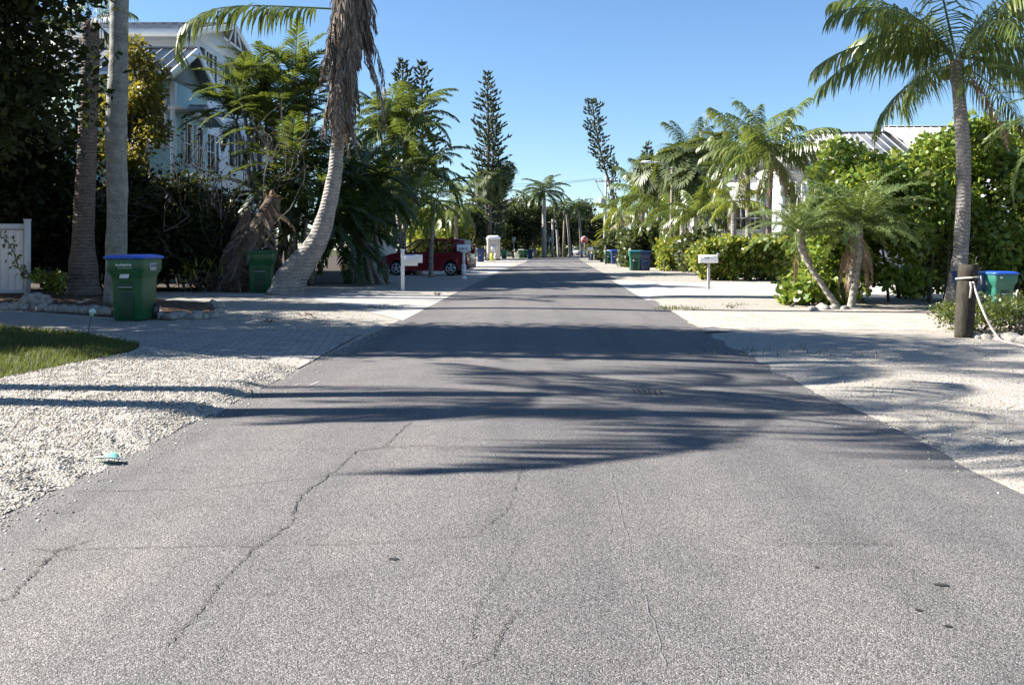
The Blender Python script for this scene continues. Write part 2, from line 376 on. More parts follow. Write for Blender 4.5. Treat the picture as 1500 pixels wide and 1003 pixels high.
ys = np.r_[np.linspace(-12, 30, 85), np.linspace(31, 116, 60)]
A = np.stack([edge_x(LE, ys), ys, ys*0], 1); B = np.stack([edge_x(RE, ys), ys, ys*0], 1)
uu = np.linspace(0, 1, 13)[:, None, None]; P = A[None]*(1-uu)+B[None]*uu
P[..., 2] = .004+.03*(1-(2*uu[..., 0]-1)**2)
road = struct(MB().grid(P).build('road', M['asphalt'], smooth=True), 'grey shell asphalt road running straight to the far crossing')
def road_z(x, y):
    l, r = edge_x(LE, y), edge_x(RE, y); q = np.clip((x-l)/(r-l), 0, 1); return .004+.03*(1-(2*q-1)**2)
cs = MB().add([(3.2,116.01,.004),(140,116.01,.004),(140,126,.004),(3.4,126,.004)], [(0,1,2,3)])
struct(cs.build('cross_street', M['asphalt']), 'asphalt street crossing at the far end of the road')
fr = MB().add([(5.2,126,.004),(10.8,126,.004),(24,300,.004),(16,300,.004)], [(0,1,2,3)])
struct(fr.build('far_road', M['asphalt']), 'shaded continuation of the road beyond the crossing')
struct(MB().add([(-500,131,.002),(500,131,.002),(500,690,.002),(-500,690,.002)], [(0,1,2,3)]).build('far_ground', M['turf']), 'green ground beyond the far crossing')
def poly_strip(name, top, bot, mat, label, z, nu=6, nv=30, **k):
    A = [G(x, y) for x, y in top]; B = [G(x, y) for x, y in bot]
    return struct(strip(A, B, nu, nv, z, **k).build(name, M[mat], smooth=True), label)
poly_strip('paver_driveway', [(-420,448),(0,456),(150,468),(330,480),(527,491)], [(-420,474),(0,483),(100,492),(200,510),(300,527),(437,541)], 'grey_pavers', 'grey brick paver driveway meeting the road beside the gravel', .010)
poly_strip('paver_border', [(505,489),(527,491)], [(404,538),(437,541)], 'grey_pavers', 'soldier course of pavers where driveway meets the asphalt', .014)
poly_strip('concrete_driveway', [(300,428),(450,431),(560,429.5),(659,434)], [(300,434),(450,438),(520,452),(590,470)], 'grey_concrete', 'shaded concrete driveway behind the leaning palm', .008)
poly_strip('pale_driveway', [(380,388),(600,388),(752,386.6)], [(380,406),(600,406),(711,407.5)], 'pale_concrete', 'bright concrete driveway under the red car', .008)
poly_strip('far_driveway', [(560,380.6),(700,380.6),(778,380.2)], [(560,382.4),(690,382.6),(768,383)], 'pale_concrete', 'pale driveway strip past the portable toilet', .008)
poly_strip('sand_shoulder', [(948,434),(1000,466),(1047,496),(1140,545),(1240,595),(1490,716),(2300,1110)], [(1700,431),(1700,465),(1700,500),(2300,550),(2700,600),(3900,760),(5500,1110)], 'sand_gravel', 'sandy beige gravel shoulder beside the near road edge', .006, nu=30, nv=140, wob=.07, mound=.025, bump=.004)
poly_strip('paver_entrance', [(982,457),(1180,456),(1420,457),(1720,458)], [(1034,489),(1180,486),(1420,487),(1720,490)], 'pink_pavers', 'pinkish paver driveway crossing in front of the date palms', .034, wob=.04)
poly_strip('slab_driveway', [(884,411),(1010,414),(1200,416),(1600,418)], [(942,440),(1010,439),(1200,438),(1600,440)], 'pale_concrete', 'bright concrete driveway in front of the low hedge', .008)
poly_strip('mulch_bed', [(-300,424),(0,427),(200,430),(240,440),(318,444)], [(-300,446),(0,453),(150,464),(250,470),(312,466)], 'mulch', 'dark bark mulch bed behind the edging stones', .010, nu=8, bump=.006)
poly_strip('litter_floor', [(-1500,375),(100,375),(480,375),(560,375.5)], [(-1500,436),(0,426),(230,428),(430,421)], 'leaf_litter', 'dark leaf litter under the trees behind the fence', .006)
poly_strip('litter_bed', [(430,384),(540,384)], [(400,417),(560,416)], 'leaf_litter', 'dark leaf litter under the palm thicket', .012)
poly_strip('grass_verge', [(760,375.1),(818,374.6)], [(768,378.2),(822,376.6)], 'turf', 'strip of green grass at the far left corner', .010)
poly_strip('corner_verge', [(862,376.5),(900,376.5)], [(862,380.5),(905,380.5)], 'turf', 'green grass strip by the red stop sign', .010)
# near left gravel: low mound of loose shell
Ae = [G(437,541), G(400,562), G(330,597), G(256,634), G(130,693), G(0,758)]+[np.array([-2.42, 3, 0]), np.array([-2.44, 1, 0]), np.array([-2.44,-6,0])]
Be = [G(436,540.6), G(300,527.5), G(212,513), G(190,522), G(100,541), G(0,562), G(-300,600), np.array([-9,4,0]), np.array([-10,-6,0])]
struct(strip(Ae, Be, 40, 220, .006, bump=.006, seed=3, wob=.09, mound=.045).build('gravel_shoulder', M['shell_gravel'], smooth=True), 'white crushed shell shoulder sloping to the left road edge')
lt = [G(-420,476), G(0,482), G(100,490), G(203,510)]; lb = [G(-420,612), G(0,562), G(100,541), G(190,522), G(204,510.5)]
struct(strip(lt, lb, 12, 30, .045, bump=.01, seed=4).build('lawn', M['turf'], smooth=True), 'small green lawn beside the paver driveway')
def stuff(ob, label, cat): return tag(ob, label, cat, kind='stuff')
rng = np.random.default_rng(11)
def in_quadstrip(A, B, n, rng, pw=1.0):
    a, b = resample(A, 200), resample(B, 200); wd = np.linalg.norm(b-a, axis=1); s = rng.choice(200, n, p=wd/wd.sum()); u = rng.random(n)**pw
    s2 = np.clip(s+rng.random(n), 0, 199); i = np.floor(s2).astype(int); f = (s2-i)[:, None]; j = np.minimum(i+1, 199)
    aa = a[i]*(1-f)+a[j]*f; bb = b[i]*(1-f)+b[j]*f; return aa+(bb-aa)*u[:, None], np.linalg.norm(bb-aa, axis=1)*u
# loose stones
def stones_mesh(P, size, rng):
    n = len(P); base = np.array([(1,0,0),(0,1,0),(-1,0,0),(0,-1,0),(0,0,1),(0,0,-1)], float)
    V = base[None]*rng.uniform(.6, 1.25, (n,6,1))*size[:, None, None]*np.array([1,.75,.5]); V = V+rng.normal(0, .14, V.shape)*size[:, None, None]
    a = rng.random(n)*6.283; c, s = np.cos(a), np.sin(a); x = V[..., 0]*c[:, None]-V[..., 1]*s[:, None]; y = V[..., 0]*s[:, None]+V[..., 1]*c[:, None]
    V = np.stack([x, y, V[..., 2]], -1)+P[:, None]
    f = np.array([(0,1,4),(1,2,4),(2,3,4),(3,0,4),(1,0,5),(2,1,5),(3,2,5),(0,3,5)])
    return MB().add(V.reshape(-1,3), (np.arange(n)[:, None, None]*6+f[None]).reshape(-1,3))
P, D = in_quadstrip(Ae[:8], Be[:8], 90000, rng); P[:, 2] = .010+.045*sm(D/.5)
k = (P[:, 1] > 3) & (P[:, 0] > -7.5); P = P[k]
stuff(stones_mesh(P, rng.uniform(.0035, .0125, len(P))*np.where(rng.random(len(P)) < .05, 1.8, 1), rng).build('gravel', M['stone_bits']), 'loose white shell stones on the left shoulder', 'gravel')
A2 = [G(1120,535), G(1240,595), G(1490,716), G(1900,915)]; B2 = [G(1420,500), G(1800,540), G(2200,640), G(2900,915)]
P, D = in_quadstrip(A2, B2, 9000, rng); P[:, 2] = .012+.025*sm(D/.5)
A3 = [G(240,474), G(420,484), G(510,489)]; B3 = [G(320,436), G(440,440), G(560,468)]
P3, D3 = in_quadstrip(A3, B3, 9000, rng); P3[:, 2] = .008
n5 = 2600; yy = rng.uniform(2.5, 14, n5); xl = edge_x(LE, yy)+rng.exponential(.09, n5)-.05; xr = edge_x(RE, yy)-rng.exponential(.09, n5)+.10
P5 = np.concatenate([np.stack([xl, yy, road_z(xl, yy)+.002], 1), np.stack([xr, yy, road_z(xr, yy)+.002], 1)[:1100]])
P = np.concatenate([P, P3, P5])
stuff(stones_mesh(P, rng.uniform(.003, .011, len(P)), rng).build('gravel', M['stone_bits']), 'loose shell stones scattered over sandy shoulder and behind pavers', 'gravel')
# grass blades
P, D = in_quadstrip(lt, lb, 26000, rng); k = P[:, 0] > -9.5; P = P[k]; n = len(P); P[:, 2] = .04
a = rng.random(n)*6.283; h = rng.uniform(.03, .085, n); w = .005
d = np.stack([np.cos(a), np.sin(a), a*0], 1); q = np.stack([-d[:, 1], d[:, 0], a*0], 1)
V = np.stack([P-q*w, P+q*w, P+d*h[:, None]*.45+np.array([0,0,1])*h[:, None]], 1)
stuff(MB().add(V.reshape(-1,3), np.arange(3*n).reshape(-1,3)).build('grass', M['grass_blade']), 'short green grass on the lawn by the driveway', 'grass')
for (x0, y0, x1, y1, n) in [(764,375.6,812,377.9,1500), (862,376.8,902,380.2,1500)]: pass
# marks on the road: cracks, chalk, scratch, stains, painted leaflet shadows
def ribbon(name, pts, w, mat, seed=0, jit=.02, n=60, parent=road):
    r = np.random.default_rng(seed); P = resample([G(x, y) for x, y in pts], n); P[:, :2] += r.normal(0, jit, (n, 2))
    T = np.gradient(P, axis=0); T /= np.linalg.norm(T, axis=1)[:, None]; Nn = np.stack([-T[:, 1], T[:, 0], T[:, 2]*0], 1)
    ww = .5*w*r.uniform(.25, 1.3, n)[:, None]; ww[0] = ww[-1] = .0005
    Pg = np.stack([P-Nn*ww, P+Nn*ww]); Pg[..., 2] = road_z(Pg[..., 0], Pg[..., 1])+.004
    return MB().grid(Pg).build(name, M[mat], parent)
for i, (p, w) in enumerate([
    ([(603,624),(560,662),(520,668),(497,692),(440,735),(425,775),(412,788)], .007), ([(412,788),(370,815),(318,870),(300,900),(275,928),(245,960)], .006),
    ([(136,795),(84,812),(50,845),(26,868),(22,880),(0,888)], .007), ([(0,812),(200,810),(400,808),(520,808),(640,800),(700,797),(745,752),(765,690)], .004),
    ([(90,722),(300,722),(480,705),(600,700),(760,698)], .004), ([(280,663),(520,664),(700,663),(860,661)], .004), ([(1140,812),(1150,806),(1320,806)], .003),
    ([(680,1000),(720,975),(742,930),(760,905)], .004), ([(760,800),(740,850),(700,905),(690,960)], .0025), ([(560,662),(640,660)], .004)]):
    ribbon('crack', p, w, 'crack_fill', i, .007, 90)
ribbon('pale_scratch', [(868,610),(890,690),(908,760),(925,830),(948,895),(975,1003)], .0028, 'pale_scratch', 21, .006)
ribbon('pale_scratch', [(824,480),(835,520)], .006, 'pale_scratch', 22, .01)
for i, (x, y) in enumerate([(1378,866), (1345,905), (1388,929), (1195,842), (575,831)]):
    g = G(x, y); r = np.random.default_rng(i); a = np.linspace(0, 6.283, 11)[:-1]; q = r.uniform(.6, 1.2, 10)*(.016, .009, .01, .008, .014)[i]
    V = np.stack([g[0]+np.cos(a)*q*1.6, g[1]+np.sin(a)*q, a*0], 1); V[:, 2] = road_z(V[:, 0], V[:, 1])+.004
    MB().add(V, [list(range(10))]).build('tar_spot', M['stain_and_shadow'], road)
for (x, y) in [(434,566), (456,566), (462,564)]: ribbon('chalk_mark', [(x-8, y+3), (x+6, y-3)], .014, 'chalk_mark', x, .002, 8)
for i in range(6): ribbon('leaflet_shadow_stripe', [(925+i*8, 573+i*.6), (931+i*8, 582+i*.6)], .016, 'stain_and_shadow', i, .003, 6)  # shadow of palm leaflet tips, painted on the asphalt as short dark stripes
# dead leaves lying about on the gravel
for i, (x, y, s) in enumerate([(1070,453,.22), (452,465,.3), (640,434,.2), (395,476,.2)]):
    r = np.random.default_rng(40+i); g = G(x, y); mb = MB()
    for k in range(7):
        a = r.random()*6.28; L = s*r.uniform(.5, 1); c = g+np.array([r.normal(0,s*.3), r.normal(0,s*.3), .03])
        e = c+np.array([math.cos(a)*L, math.sin(a)*L, r.uniform(-.01,.05)]); m = (c+e)/2+np.array([0,0,.05]); q = np.array([-math.sin(a), math.cos(a), 0])*.03
        mb.grid(np.stack([np.stack([c-q*.3, m-q, e-q*.1]), np.stack([c+q*.3, m+q, e+q*.1])]))
    tag(mb.build('fallen_frond_scrap', M['dead_frond']), ['brown frond scrap on gravel below the small white mailbox', 'brown frond scrap on shaded gravel behind the pavers', 'brown frond scrap at the road edge below the long mailbox', 'small brown frond scrap beside the paver driveway'][i], 'frond scrap')
# ================================================================ PLANT BUILDERS
def nrm(v): return v/(np.linalg.norm(v, axis=-1, keepdims=True)+1e-9)
def frond(L=3.0, a0=.6, bend=1.2, nl=46, ll=.6, lw=.02, hang=.7, seed=0, fold=.25, pet=.14, prof=(.55,1,.35), rach=.022, seg=3, ragged=.12, lat=0, ang=(70,28), ex=1.35, nz=1):
    rng = np.random.default_rng(seed); ns = 12; t = np.linspace(0, 1, ns); an = a0-bend*t**ex
    st = L/(ns-1); P = np.zeros((ns, 3)); P[1:, 0] = np.cumsum(np.cos(an[:-1]))*st; P[1:, 2] = np.cumsum(np.sin(an[:-1]))*st
    P[:, 1] = lat*L*t**2
    mb = MB(); mb.tube(P, rach*(1.15-t)+.003, 4, cap=False)
    n = nl*2; sd = np.repeat([1., -1.], nl); tt = np.tile(pet+(1-pet)*np.linspace(0, .995, nl), 2)+rng.normal(0, .004, n); tt = np.clip(tt, 0, 1)
    B = np.stack([np.interp(tt, t, P[:, k]) for k in range(3)], 1); aa = np.interp(tt, t, an)
    T = np.stack([np.cos(aa), aa*0, np.sin(aa)], 1); Sd = np.stack([aa*0, sd, aa*0], 1); N = np.cross(T, Sd)*sd[:, None]
    al = np.radians(np.interp(tt, [pet, 1], ang)+rng.normal(0, 8*nz, n))
    d = nrm(T*np.cos(al)[:, None]+Sd*np.sin(al)[:, None]+N*(fold+rng.normal(0, .2*nz, n))[:, None])
    d = nrm(d+np.array([0,0,-1.])*(.28*hang if hang < 2.0 else 0))
    l = ll*np.interp(tt, [pet, .4, 1], prof)*rng.uniform(1-ragged, 1+ragged*.5, n)
    ws = np.array([.45, 1, .8, .06]) if seg == 3 else np.array([.5, 1, .06]); pts = [B]; dirs = [d]
    for k in range(seg):
        pts.append(pts[-1]+dirs[-1]*(l/seg)[:, None]); dirs.append(nrm(dirs[-1]+np.array([0,0,-1.])*(hang*rng.uniform(.7, 1.2, n)/seg*1.6)[:, None]))
    V = []
    for k in range(seg+1):
        w = nrm(T-(T*dirs[k]).sum(1)[:, None]*dirs[k])*(lw*ws[k])
        V += [pts[k]-w, pts[k]+w]
    V = np.stack(V, 1); f = np.array([(2*k, 2*k+1, 2*k+3, 2*k+2) for k in range(seg)]); m = 2*seg+2
    mb.add(V.reshape(-1, 3), (np.arange(n)[:, None, None]*m+f[None]).reshape(-1, 4)); return mb
def fan(pet=1.0, r=.9, a0=.6, n=26, spread=150, hang=.6, seed=0, lw=.05, bend=.5):
    rng = np.random.default_rng(seed); ns = 6; t = np.linspace(0, 1, ns); an = a0-bend*t
    P = np.zeros((ns, 3)); P[1:, 0] = np.cumsum(np.cos(an[:-1]))*pet/(ns-1); P[1:, 2] = np.cumsum(np.sin(an[:-1]))*pet/(ns-1)
    mb = MB(); mb.tube(P, .018*(1.2-.5*t), 4, cap=False)
    a = an[-1]-.8; T = np.array([math.cos(a), 0, math.sin(a)]); Sd = np.array([0, 1., 0]); N = np.cross(T, Sd)
    ph = np.radians(np.linspace(-spread, spread, n)+rng.normal(0, 2, n)); d = T*np.cos(ph)[:, None]+Sd*np.sin(ph)[:, None]+N*(.25*np.abs(np.sin(ph)))[:, None]
    d = nrm(d); l = r*(1-.25*np.abs(ph)/math.pi)*rng.uniform(.88, 1.05, n); w0 = Sd*np.cos(ph)[:, None]-T*np.sin(ph)[:, None]
    pts = [np.repeat(P[-1][None], n, 0)]; dd = d
    for k, fr in enumerate((.55, .25, .2)):
        pts.append(pts[-1]+dd*(l*fr)[:, None]); dd = nrm(dd+np.array([0,0,-1.])*(hang*(.35, .9, 1)[k]*rng.uniform(.7, 1.2, n))[:, None])
    V = []
    for k, wk in enumerate((.08, 1, .7, .05)): V += [pts[k]-w0*lw*wk, pts[k]+w0*lw*wk]
    V = np.stack(V, 1); f = np.array([(0,1,3,2),(2,3,5,4),(4,5,7,6)])
    mb.add(V.reshape(-1, 3), (np.arange(n)[:, None, None]*8+f[None]).reshape(-1, 4)); return mb
# frond families by elevation (radians); each returns a builder over elevation classes
ELS = [1.35, 1.05, .75, .45, .15, -.2, -.6, -1.0]
def family(kind, seed):
    out = []
    for i, e in enumerate(ELS):
        s = seed*31+i
        if kind == 'coconut': out.append(frond(3.0, e, 1.05+.3*max(0, e), 44, 1.05, .023, 1.9, s, fold=.05, prof=(.75,1,.45), ragged=.25))
        if kind == 'royal': out.append(frond(3.0, e, 1.35, 46, .8, .030, .9, s, fold=.3, ragged=.2, nz=.6))
        if kind == 'areca': out.append(frond(3.0, e, 1.05, 42, .85, .031, .5, s, fold=.45, ang=(58,28), ragged=.12, nz=.45))
        if kind == 'date': out.append(frond(3.0, e, 1.2, 84, .5, .0135, .3, s, fold=.22, pet=.06, ang=(62,30)))
        if kind == 'fullcoco': out.append(frond(3.0, e, .8 if e > .9 else 1.1, 44, 1.05, .027, 1.5, s, fold=.15, prof=(.75,1,.45), ragged=.25))
        if kind == 'fan': out.append(fan(1.25, 1.2, e, 30, 155, .32, s, .055))
        if kind == 'dead': out.append(frond(3.0, e, .8, 34, .55, .022, 1.6, s, fold=0, ragged=.5))
    return out
FAM = {}
def fam(kind, seed):
    if (kind, seed) not in FAM: FAM[kind, seed] = family(kind, seed)
    return FAM[kind, seed]
def near_el(e): return int(np.argmin([abs(e-x) for x in ELS]))
def crown_spec(n, seed, emax=1.35, emin=-.5, gold=2.399):
    r = np.random.default_rng(seed); out = []
    for i in range(n):
        e = emax-(emax-emin)*((i+.5)/n)**.85+r.normal(0, .1); out.append((i*gold+r.normal(0, .2), e, r.uniform(.85, 1.08)))
    return out
def crown_mesh(kind, spec, scale, seed=0, base_r=.08):
    mb = MB()
    for i, (az, e, s) in enumerate(spec):
        f = fam(kind, (seed+i) % 2)[near_el(e)]
        mb.join(f, rot(0, 0, az), (math.cos(az)*base_r, math.sin(az)*base_r, .02*i/len(spec)), s*scale)
    return mb
def trunk_mb(pts, rads, n=12, rough=.04, seed=0, sub=4):
    P = np.asarray(pts, float); k = len(P); u = np.linspace(0, k-1, (k-1)*sub+1); r = np.random.default_rng(seed)
    # catmull-rom
    Q = []
    for x in u:
        i = min(int(x), k-2); f = x-i; p0, p1, p2, p3 = P[max(i-1,0)], P[i], P[i+1], P[min(i+2,k-1)]
        Q.append(.5*((2*p1)+(-p0+p2)*f+(2*p0-5*p1+4*p2-p3)*f*f+(-p0+3*p1-3*p2+p3)*f**3))
    rr = np.interp(u, np.arange(k), rads)*(1+r.uniform(-rough, rough, len(u)))
    return MB().tube(np.array(Q), rr, n, rough=rough*.6, rng=r)
MESHCACHE = {}
def frond_obj(name, kind, e, mat, parent, loc, az, sc, v=0, tilt=0):
    key = (kind, near_el(e), mat, v)
    if key not in MESHCACHE: MESHCACHE[key] = fam(kind, v)[near_el(e)].data(name, M[mat])
    ob = bpy.data.objects.new(name, MESHCACHE[key]); COL.objects.link(ob); ob.parent = parent
    ob.location = [float(x) for x in loc]; ob.rotation_euler = (tilt, 0, az); ob.scale = (sc, sc, sc); return ob
def palm(name, label, pts, rads, kind, mat, n, scale, seed, barkmat='coconut_bark', group=None, near=False, emax=1.35, emin=-.5, dead=0, deadmat='tan_frond', spec=None, shaft=0, cat='palm tree', nuts=0, trunk_n=12):
    """pts: world points of the trunk axis from the ground up"""
    pts = [np.asarray(p, float) for p in pts]; pts[0][2] = min(pts[0][2], 0.0); base = pts[0].copy()
    t = thing(name, label, cat, base, 0, group); top = pts[-1]-base
    trunk_mb([p-base for p in pts], rads, trunk_n, .05, seed).build('trunk', M[barkmat], t, smooth=True)
    if shaft: MB().tube([top+np.array([0,0,-.1]), top+np.array([0,0,shaft*.5]), top+np.array([0,0,shaft])], [rads[-1]*1.15, rads[-1]*.95, rads[-1]*.4], 10).build('crownshaft', M['lime_palm_leaf' if mat != 'lime_palm_leaf' else 'deep_palm_leaf'], t, smooth=True); top = top+np.array([0,0,shaft*.9])
    sp = spec or crown_spec(n, seed, emax, emin)
    r = np.random.default_rng(seed+5)
    if near:
        for i, (az, e, s) in enumerate(sp):
            frond_obj('frond', kind, e, mat, t, top+np.array([math.cos(az)*.09, math.sin(az)*.09, -.1+.25*(1-i/len(sp))]), az, s*scale, i % 2, r.normal(0, .2))
        for i in range(dead):
            az = i*2.1+r.normal(0, .3); frond_obj('dead_frond', 'dead', -1.0, deadmat, t, top+np.array([math.cos(az)*.1, math.sin(az)*.1, -.12]), az, scale*r.uniform(.55, .85), i % 2, r.normal(0, .2))
    else:
        cm = crown_mesh(kind, sp, scale, seed); c = cm.build('crown', M[mat], t, loc=top)
        if dead:
            dm = MB()
            for i in range(dead):
                az = i*2.1+r.normal(0, .3); dm.join(fam('dead', i % 2)[7], rot(0, 0, az), (0,0,-.1), scale*r.uniform(.6, .9))
            dm.build('dead_fronds', M[deadmat], t, loc=top)
    if nuts:
        for i in range(nuts):
            a = r.random()*6.28; p = top+np.array([math.cos(a)*.24, math.sin(a)*.24, -.12-r.random()*.2]); mb = MB()
            zz = np.linspace(-1, 1, 6); mb.rings([np.stack([np.cos(q)*np.sqrt(max(.02,1-z*z))*.085, np.sin(q)*np.sqrt(max(.02,1-z*z))*.085, q*0+z*.12], 1) for z in zz for q in [np.linspace(0, 6.283, 9)[:-1]]])
            mb.build('coconut', M['lime_palm_leaf'], t, smooth=True, loc=p)
    return t
def leaves(P, size, rng, out=None, up=.5, aspect=.6, hexa=False, bias=.6):
    """many small leaf blades at points P"""
    n = len(P); d = rng.normal(0, 1, (n, 3))
    if out is not None: d = nrm(d)+out*bias
    d = nrm(d); nn = nrm(rng.normal(0, 1, (n, 3))+np.array([0, 0, up*2])+(out*.8 if out is not None else 0))
    w = nrm(np.cross(nn, d)); nn = np.cross(d, w); s = size*rng.uniform(.5, 1.4, (n, 1)); h = w*s*aspect*.5
    if hexa:
        V = np.stack([P, P+d*s*.28+h*.9-nn*s*.04, P+d*s*.72+h*.9, P+d*s, P+d*s*.72-h*.9, P+d*s*.28-h*.9-nn*s*.04], 1)
        return MB().add(V.reshape(-1,3), np.arange(6*n).reshape(-1,6))
    V = np.stack([P, P+d*s*.45+h, P+d*s-nn*s*.12, P+d*s*.45-h], 1)
    return MB().add(V.reshape(-1,3), np.arange(4*n).reshape(-1,4))
def blob_points(clumps, n, rng, shell=.55):
    """clumps: (x,y,z,rx,ry,rz); points in the outer part of each"""
    C = np.asarray(clumps, float); vol = (C[:,3]*C[:,4]*C[:,5])**.75; i = rng.choice(len(C), n, p=vol/vol.sum())
    d = nrm(rng.normal(0, 1, (n, 3))); r = (shell+(1-shell)*rng.random(n))[:, None]*rng.uniform(.85, 1.08, (n,1))
    P = C[i, :3]+d*r*C[i, 3:]; return P, d
def clumps_in(c, rad, k, cr, rng, zmin=None):
    d = nrm(rng.normal(0, 1, (k, 3)))*(rng.random((k,1))**.45); p = np.asarray(c)+d*np.asarray(rad)
    r = cr*rng.uniform(.6, 1.35, k); out = np.stack([p[:,0], p[:,1], p[:,2], r, r, r*.8], 1)
    if zmin is not None: out = out[out[:, 2] > zmin]
    return out
def limbs(base, top, targets, r0, rng, n=7):
    mb = MB(); b, t = np.asarray(base, float), np.asarray(top, float); m = (b+t)/2+np.append(rng.normal(0, .08*np.linalg.norm(t-b)**.5, 2), 0)
    mb.join(trunk_mb([b, m, t], [r0*1.3, r0, r0*.75], n+3, .06, int(rng.integers(999))))
    for q in targets:
        q = np.asarray(q, float); s = m+(t-m)*rng.uniform(.2, 1); mid = (s+q)/2+np.append(rng.normal(0,.15,2), rng.uniform(0,.4)); mb.join(trunk_mb([s, mid, q], [r0*.5, r0*.3, r0*.1], 6, .05, int(rng.integers(999)), 3))
    return mb
def tree(name, label, base, h, rad, n, size, seed, mat='tree_leaf', barkmat='tree_bark', group=None, crown_from=.3, k=None, tr=None, cat='tree', zmin=.2, squash=1, hexa=False, shell=.5, up=.5):
    rng = np.random.default_rng(seed); base = np.asarray(base, float); t = thing(name, label, cat, base, 0, group)
    rx, ry = (rad, rad) if np.isscalar(rad) else rad
    zc = h*(1+crown_from)/2; rz = h*(1-crown_from)/2; cr = min(rx, rz)*.38
    cl = clumps_in((0,0,zc), (rx-cr*.5, ry-cr*.5, rz-cr*.5), k or 34, cr, rng, zmin)
    P, d = blob_points(cl, n, rng, shell); ok = P[:, 2] > .03; P, d = P[ok], d[ok]
    leaves(P, size, rng, d, up=up, hexa=hexa, aspect=.9 if hexa else .6).build('crown', M[mat], t)
    limbs((0,0,0), (0,0,h*.62), cl[::max(1, len(cl)//9), :3], tr or h*.022, rng).build('trunk', M[barkmat], t, smooth=True)
    return t
def hedge(name, label, profile, y0, y1, n, size, seed, mat, cr=.42, group=None, base_z=0.05, hexa=True, k=120, cat='hedge', stems=None, aspect=.85):
    """profile: list of (x, top height); the hedge fills from the ground to that height between y0 and y1"""
    rng = np.random.default_rng(seed); pr = np.asarray(profile, float); x = rng.uniform(pr[0,0], pr[-1,0], k); top = np.interp(x, pr[:,0], pr[:,1])
    z = base_z+cr*.4+(top-cr*.8-base_z)*rng.random(k)**.75; y = rng.uniform(y0, y1, k); r = cr*rng.uniform(.6, 1.3, k)
    b = np.array([(pr[0,0]+pr[-1,0])/2, (y0+y1)/2, 0]); t = thing(name, label, cat, b, 0, group)
    cl = np.stack([x, y, z, r, r, r*.85], 1); P, d = blob_points(cl, n, rng, .35); ok = P[:, 2] > .04; P, d = P[ok]-b, d[ok]
    leaves(P, size, rng, d, up=.35, hexa=hexa, aspect=aspect).build('foliage', M[mat], t)
    for i in range(stems or 14):
        c = cl[rng.integers(k)]; q = np.array([c[0]+rng.normal(0,.2), c[1]+rng.normal(0,.15), 0]); trunk_mb([q-b, (q+c[:3])/2+rng.normal(0,.08,3)-b, c[:3]-b], [.035,.025,.01], 6, .05, i, 3).build('stem', M['tree_bark'], t, smooth=True)
    return t
def norfolk(name, label, pts, r0, h0, rmax, levels, seed, group=None, top_taper=.9, mat='pine_needle', skip=0.0, tuft=.55):
    """pts: trunk axis; branches start h0 (0..1 along the axis)"""
    rng = np.random.default_rng(seed); pts = [np.asarray(p, float) for p in pts]; base = pts[0].copy(); base[2] = 0
    t = thing(name, label, 'pine tree', base, 0, group); pts[0] = base.copy(); Pl = [p-base for p in pts]
    trunk_mb(Pl, np.linspace(r0, .05, len(Pl)), 9, .03, seed).build('trunk', M['tree_bark'], t, smooth=True)
    A = resample(Pl, 200); mb = MB()
    for lv in range(levels):
        u = h0+(1-h0)*lv/(levels-1); p = A[int(u*199)]; q = (u-h0)/(1-h0); rad = rmax*min(1, .55+1.5*q)*(1-q**2.2)**top_taper+.35
        for b in range(7):
            if rng.random() < skip: continue
            az = b*.8976+lv*.5+rng.normal(0, .15); L = rad*rng.uniform(.5, 1.22); s = np.linspace(0, 1, 5)
            zz = (-.10*np.sin(s*2.2)*L+.30*s**2*L) if q < .75 else .45*s*L
            Pb = p+np.stack([math.cos(az)*s*L, math.sin(az)*s*L, zz], 1); mb.tube(Pb, .03*(1.2-s), 3, cap=False)
            for k in range(max(2, int(L/.33))):
                f = .28+.72*(k+rng.random())/max(2, int(L/.33)); c = np.array([np.interp(f, s, Pb[:, j]) for j in range(3)]); dr = np.array([math.cos(az)*.7, math.sin(az)*.7, .75])+rng.normal(0, .3, 3); dr /= np.linalg.norm(dr)
                l = tuft*rng.uniform(.7, 1.2); mb.tube([c, c+dr*l*.4, c+dr*l], [.06, .11, .015], 4, cap=False)
    mb.build('crown', M[mat], t); return t
# ================================================================ HARD THINGS
def rrect(w, d, r, z, n=5, cy=0):
    out = []
    for sx, sy, a0 in ((1,1,0),(-1,1,90),(-1,-1,180),(1,-1,270)):
        for k in range(n):
            a = R(a0+90*k/(n-1)); out.append((sx*(w/2-r)+r*math.cos(a), sy*(d/2-r)+r*math.sin(a)+cy, z))
    return np.array(out)
def text_mesh(txt, size, ext=.002):
    cu = bpy.data.curves.new('txt', 'FONT'); cu.body = txt; cu.size = size; cu.extrude = ext; cu.align_x = 'CENTER'; cu.align_y = 'CENTER'
    ob = bpy.data.objects.new('txt', cu); COL.objects.link(ob); dg = bpy.context.evaluated_depsgraph_get(); dg.update()
    me = bpy.data.meshes.new_from_object(ob.evaluated_get(dg)); bpy.data.objects.remove(ob); return me
def letters(name, txt, size, mat, parent, loc, rotx=90, rz=0):
    me = text_mesh(txt, size); me.materials.clear(); me.materials.append(M[mat]); ob = bpy.data.objects.new(name, me); COL.objects.link(ob)
    ob.parent = parent; ob.location = loc; ob.rotation_euler = (R(rotx), 0, R(rz)); return ob
def wheelmb(r, w, n=18, axis='x'):
    prof = [(r*.55, -w/2), (r*.9, -w/2), (r, -w*.3), (r, w*.3), (r*.9, w/2), (r*.55, w/2)]; a = np.arange(n)*2*math.pi/n
    mb = MB(); mb.rings([np.stack([a*0+x, np.cos(a)*q, np.sin(a)*q], 1) for q, x in prof]); return mb
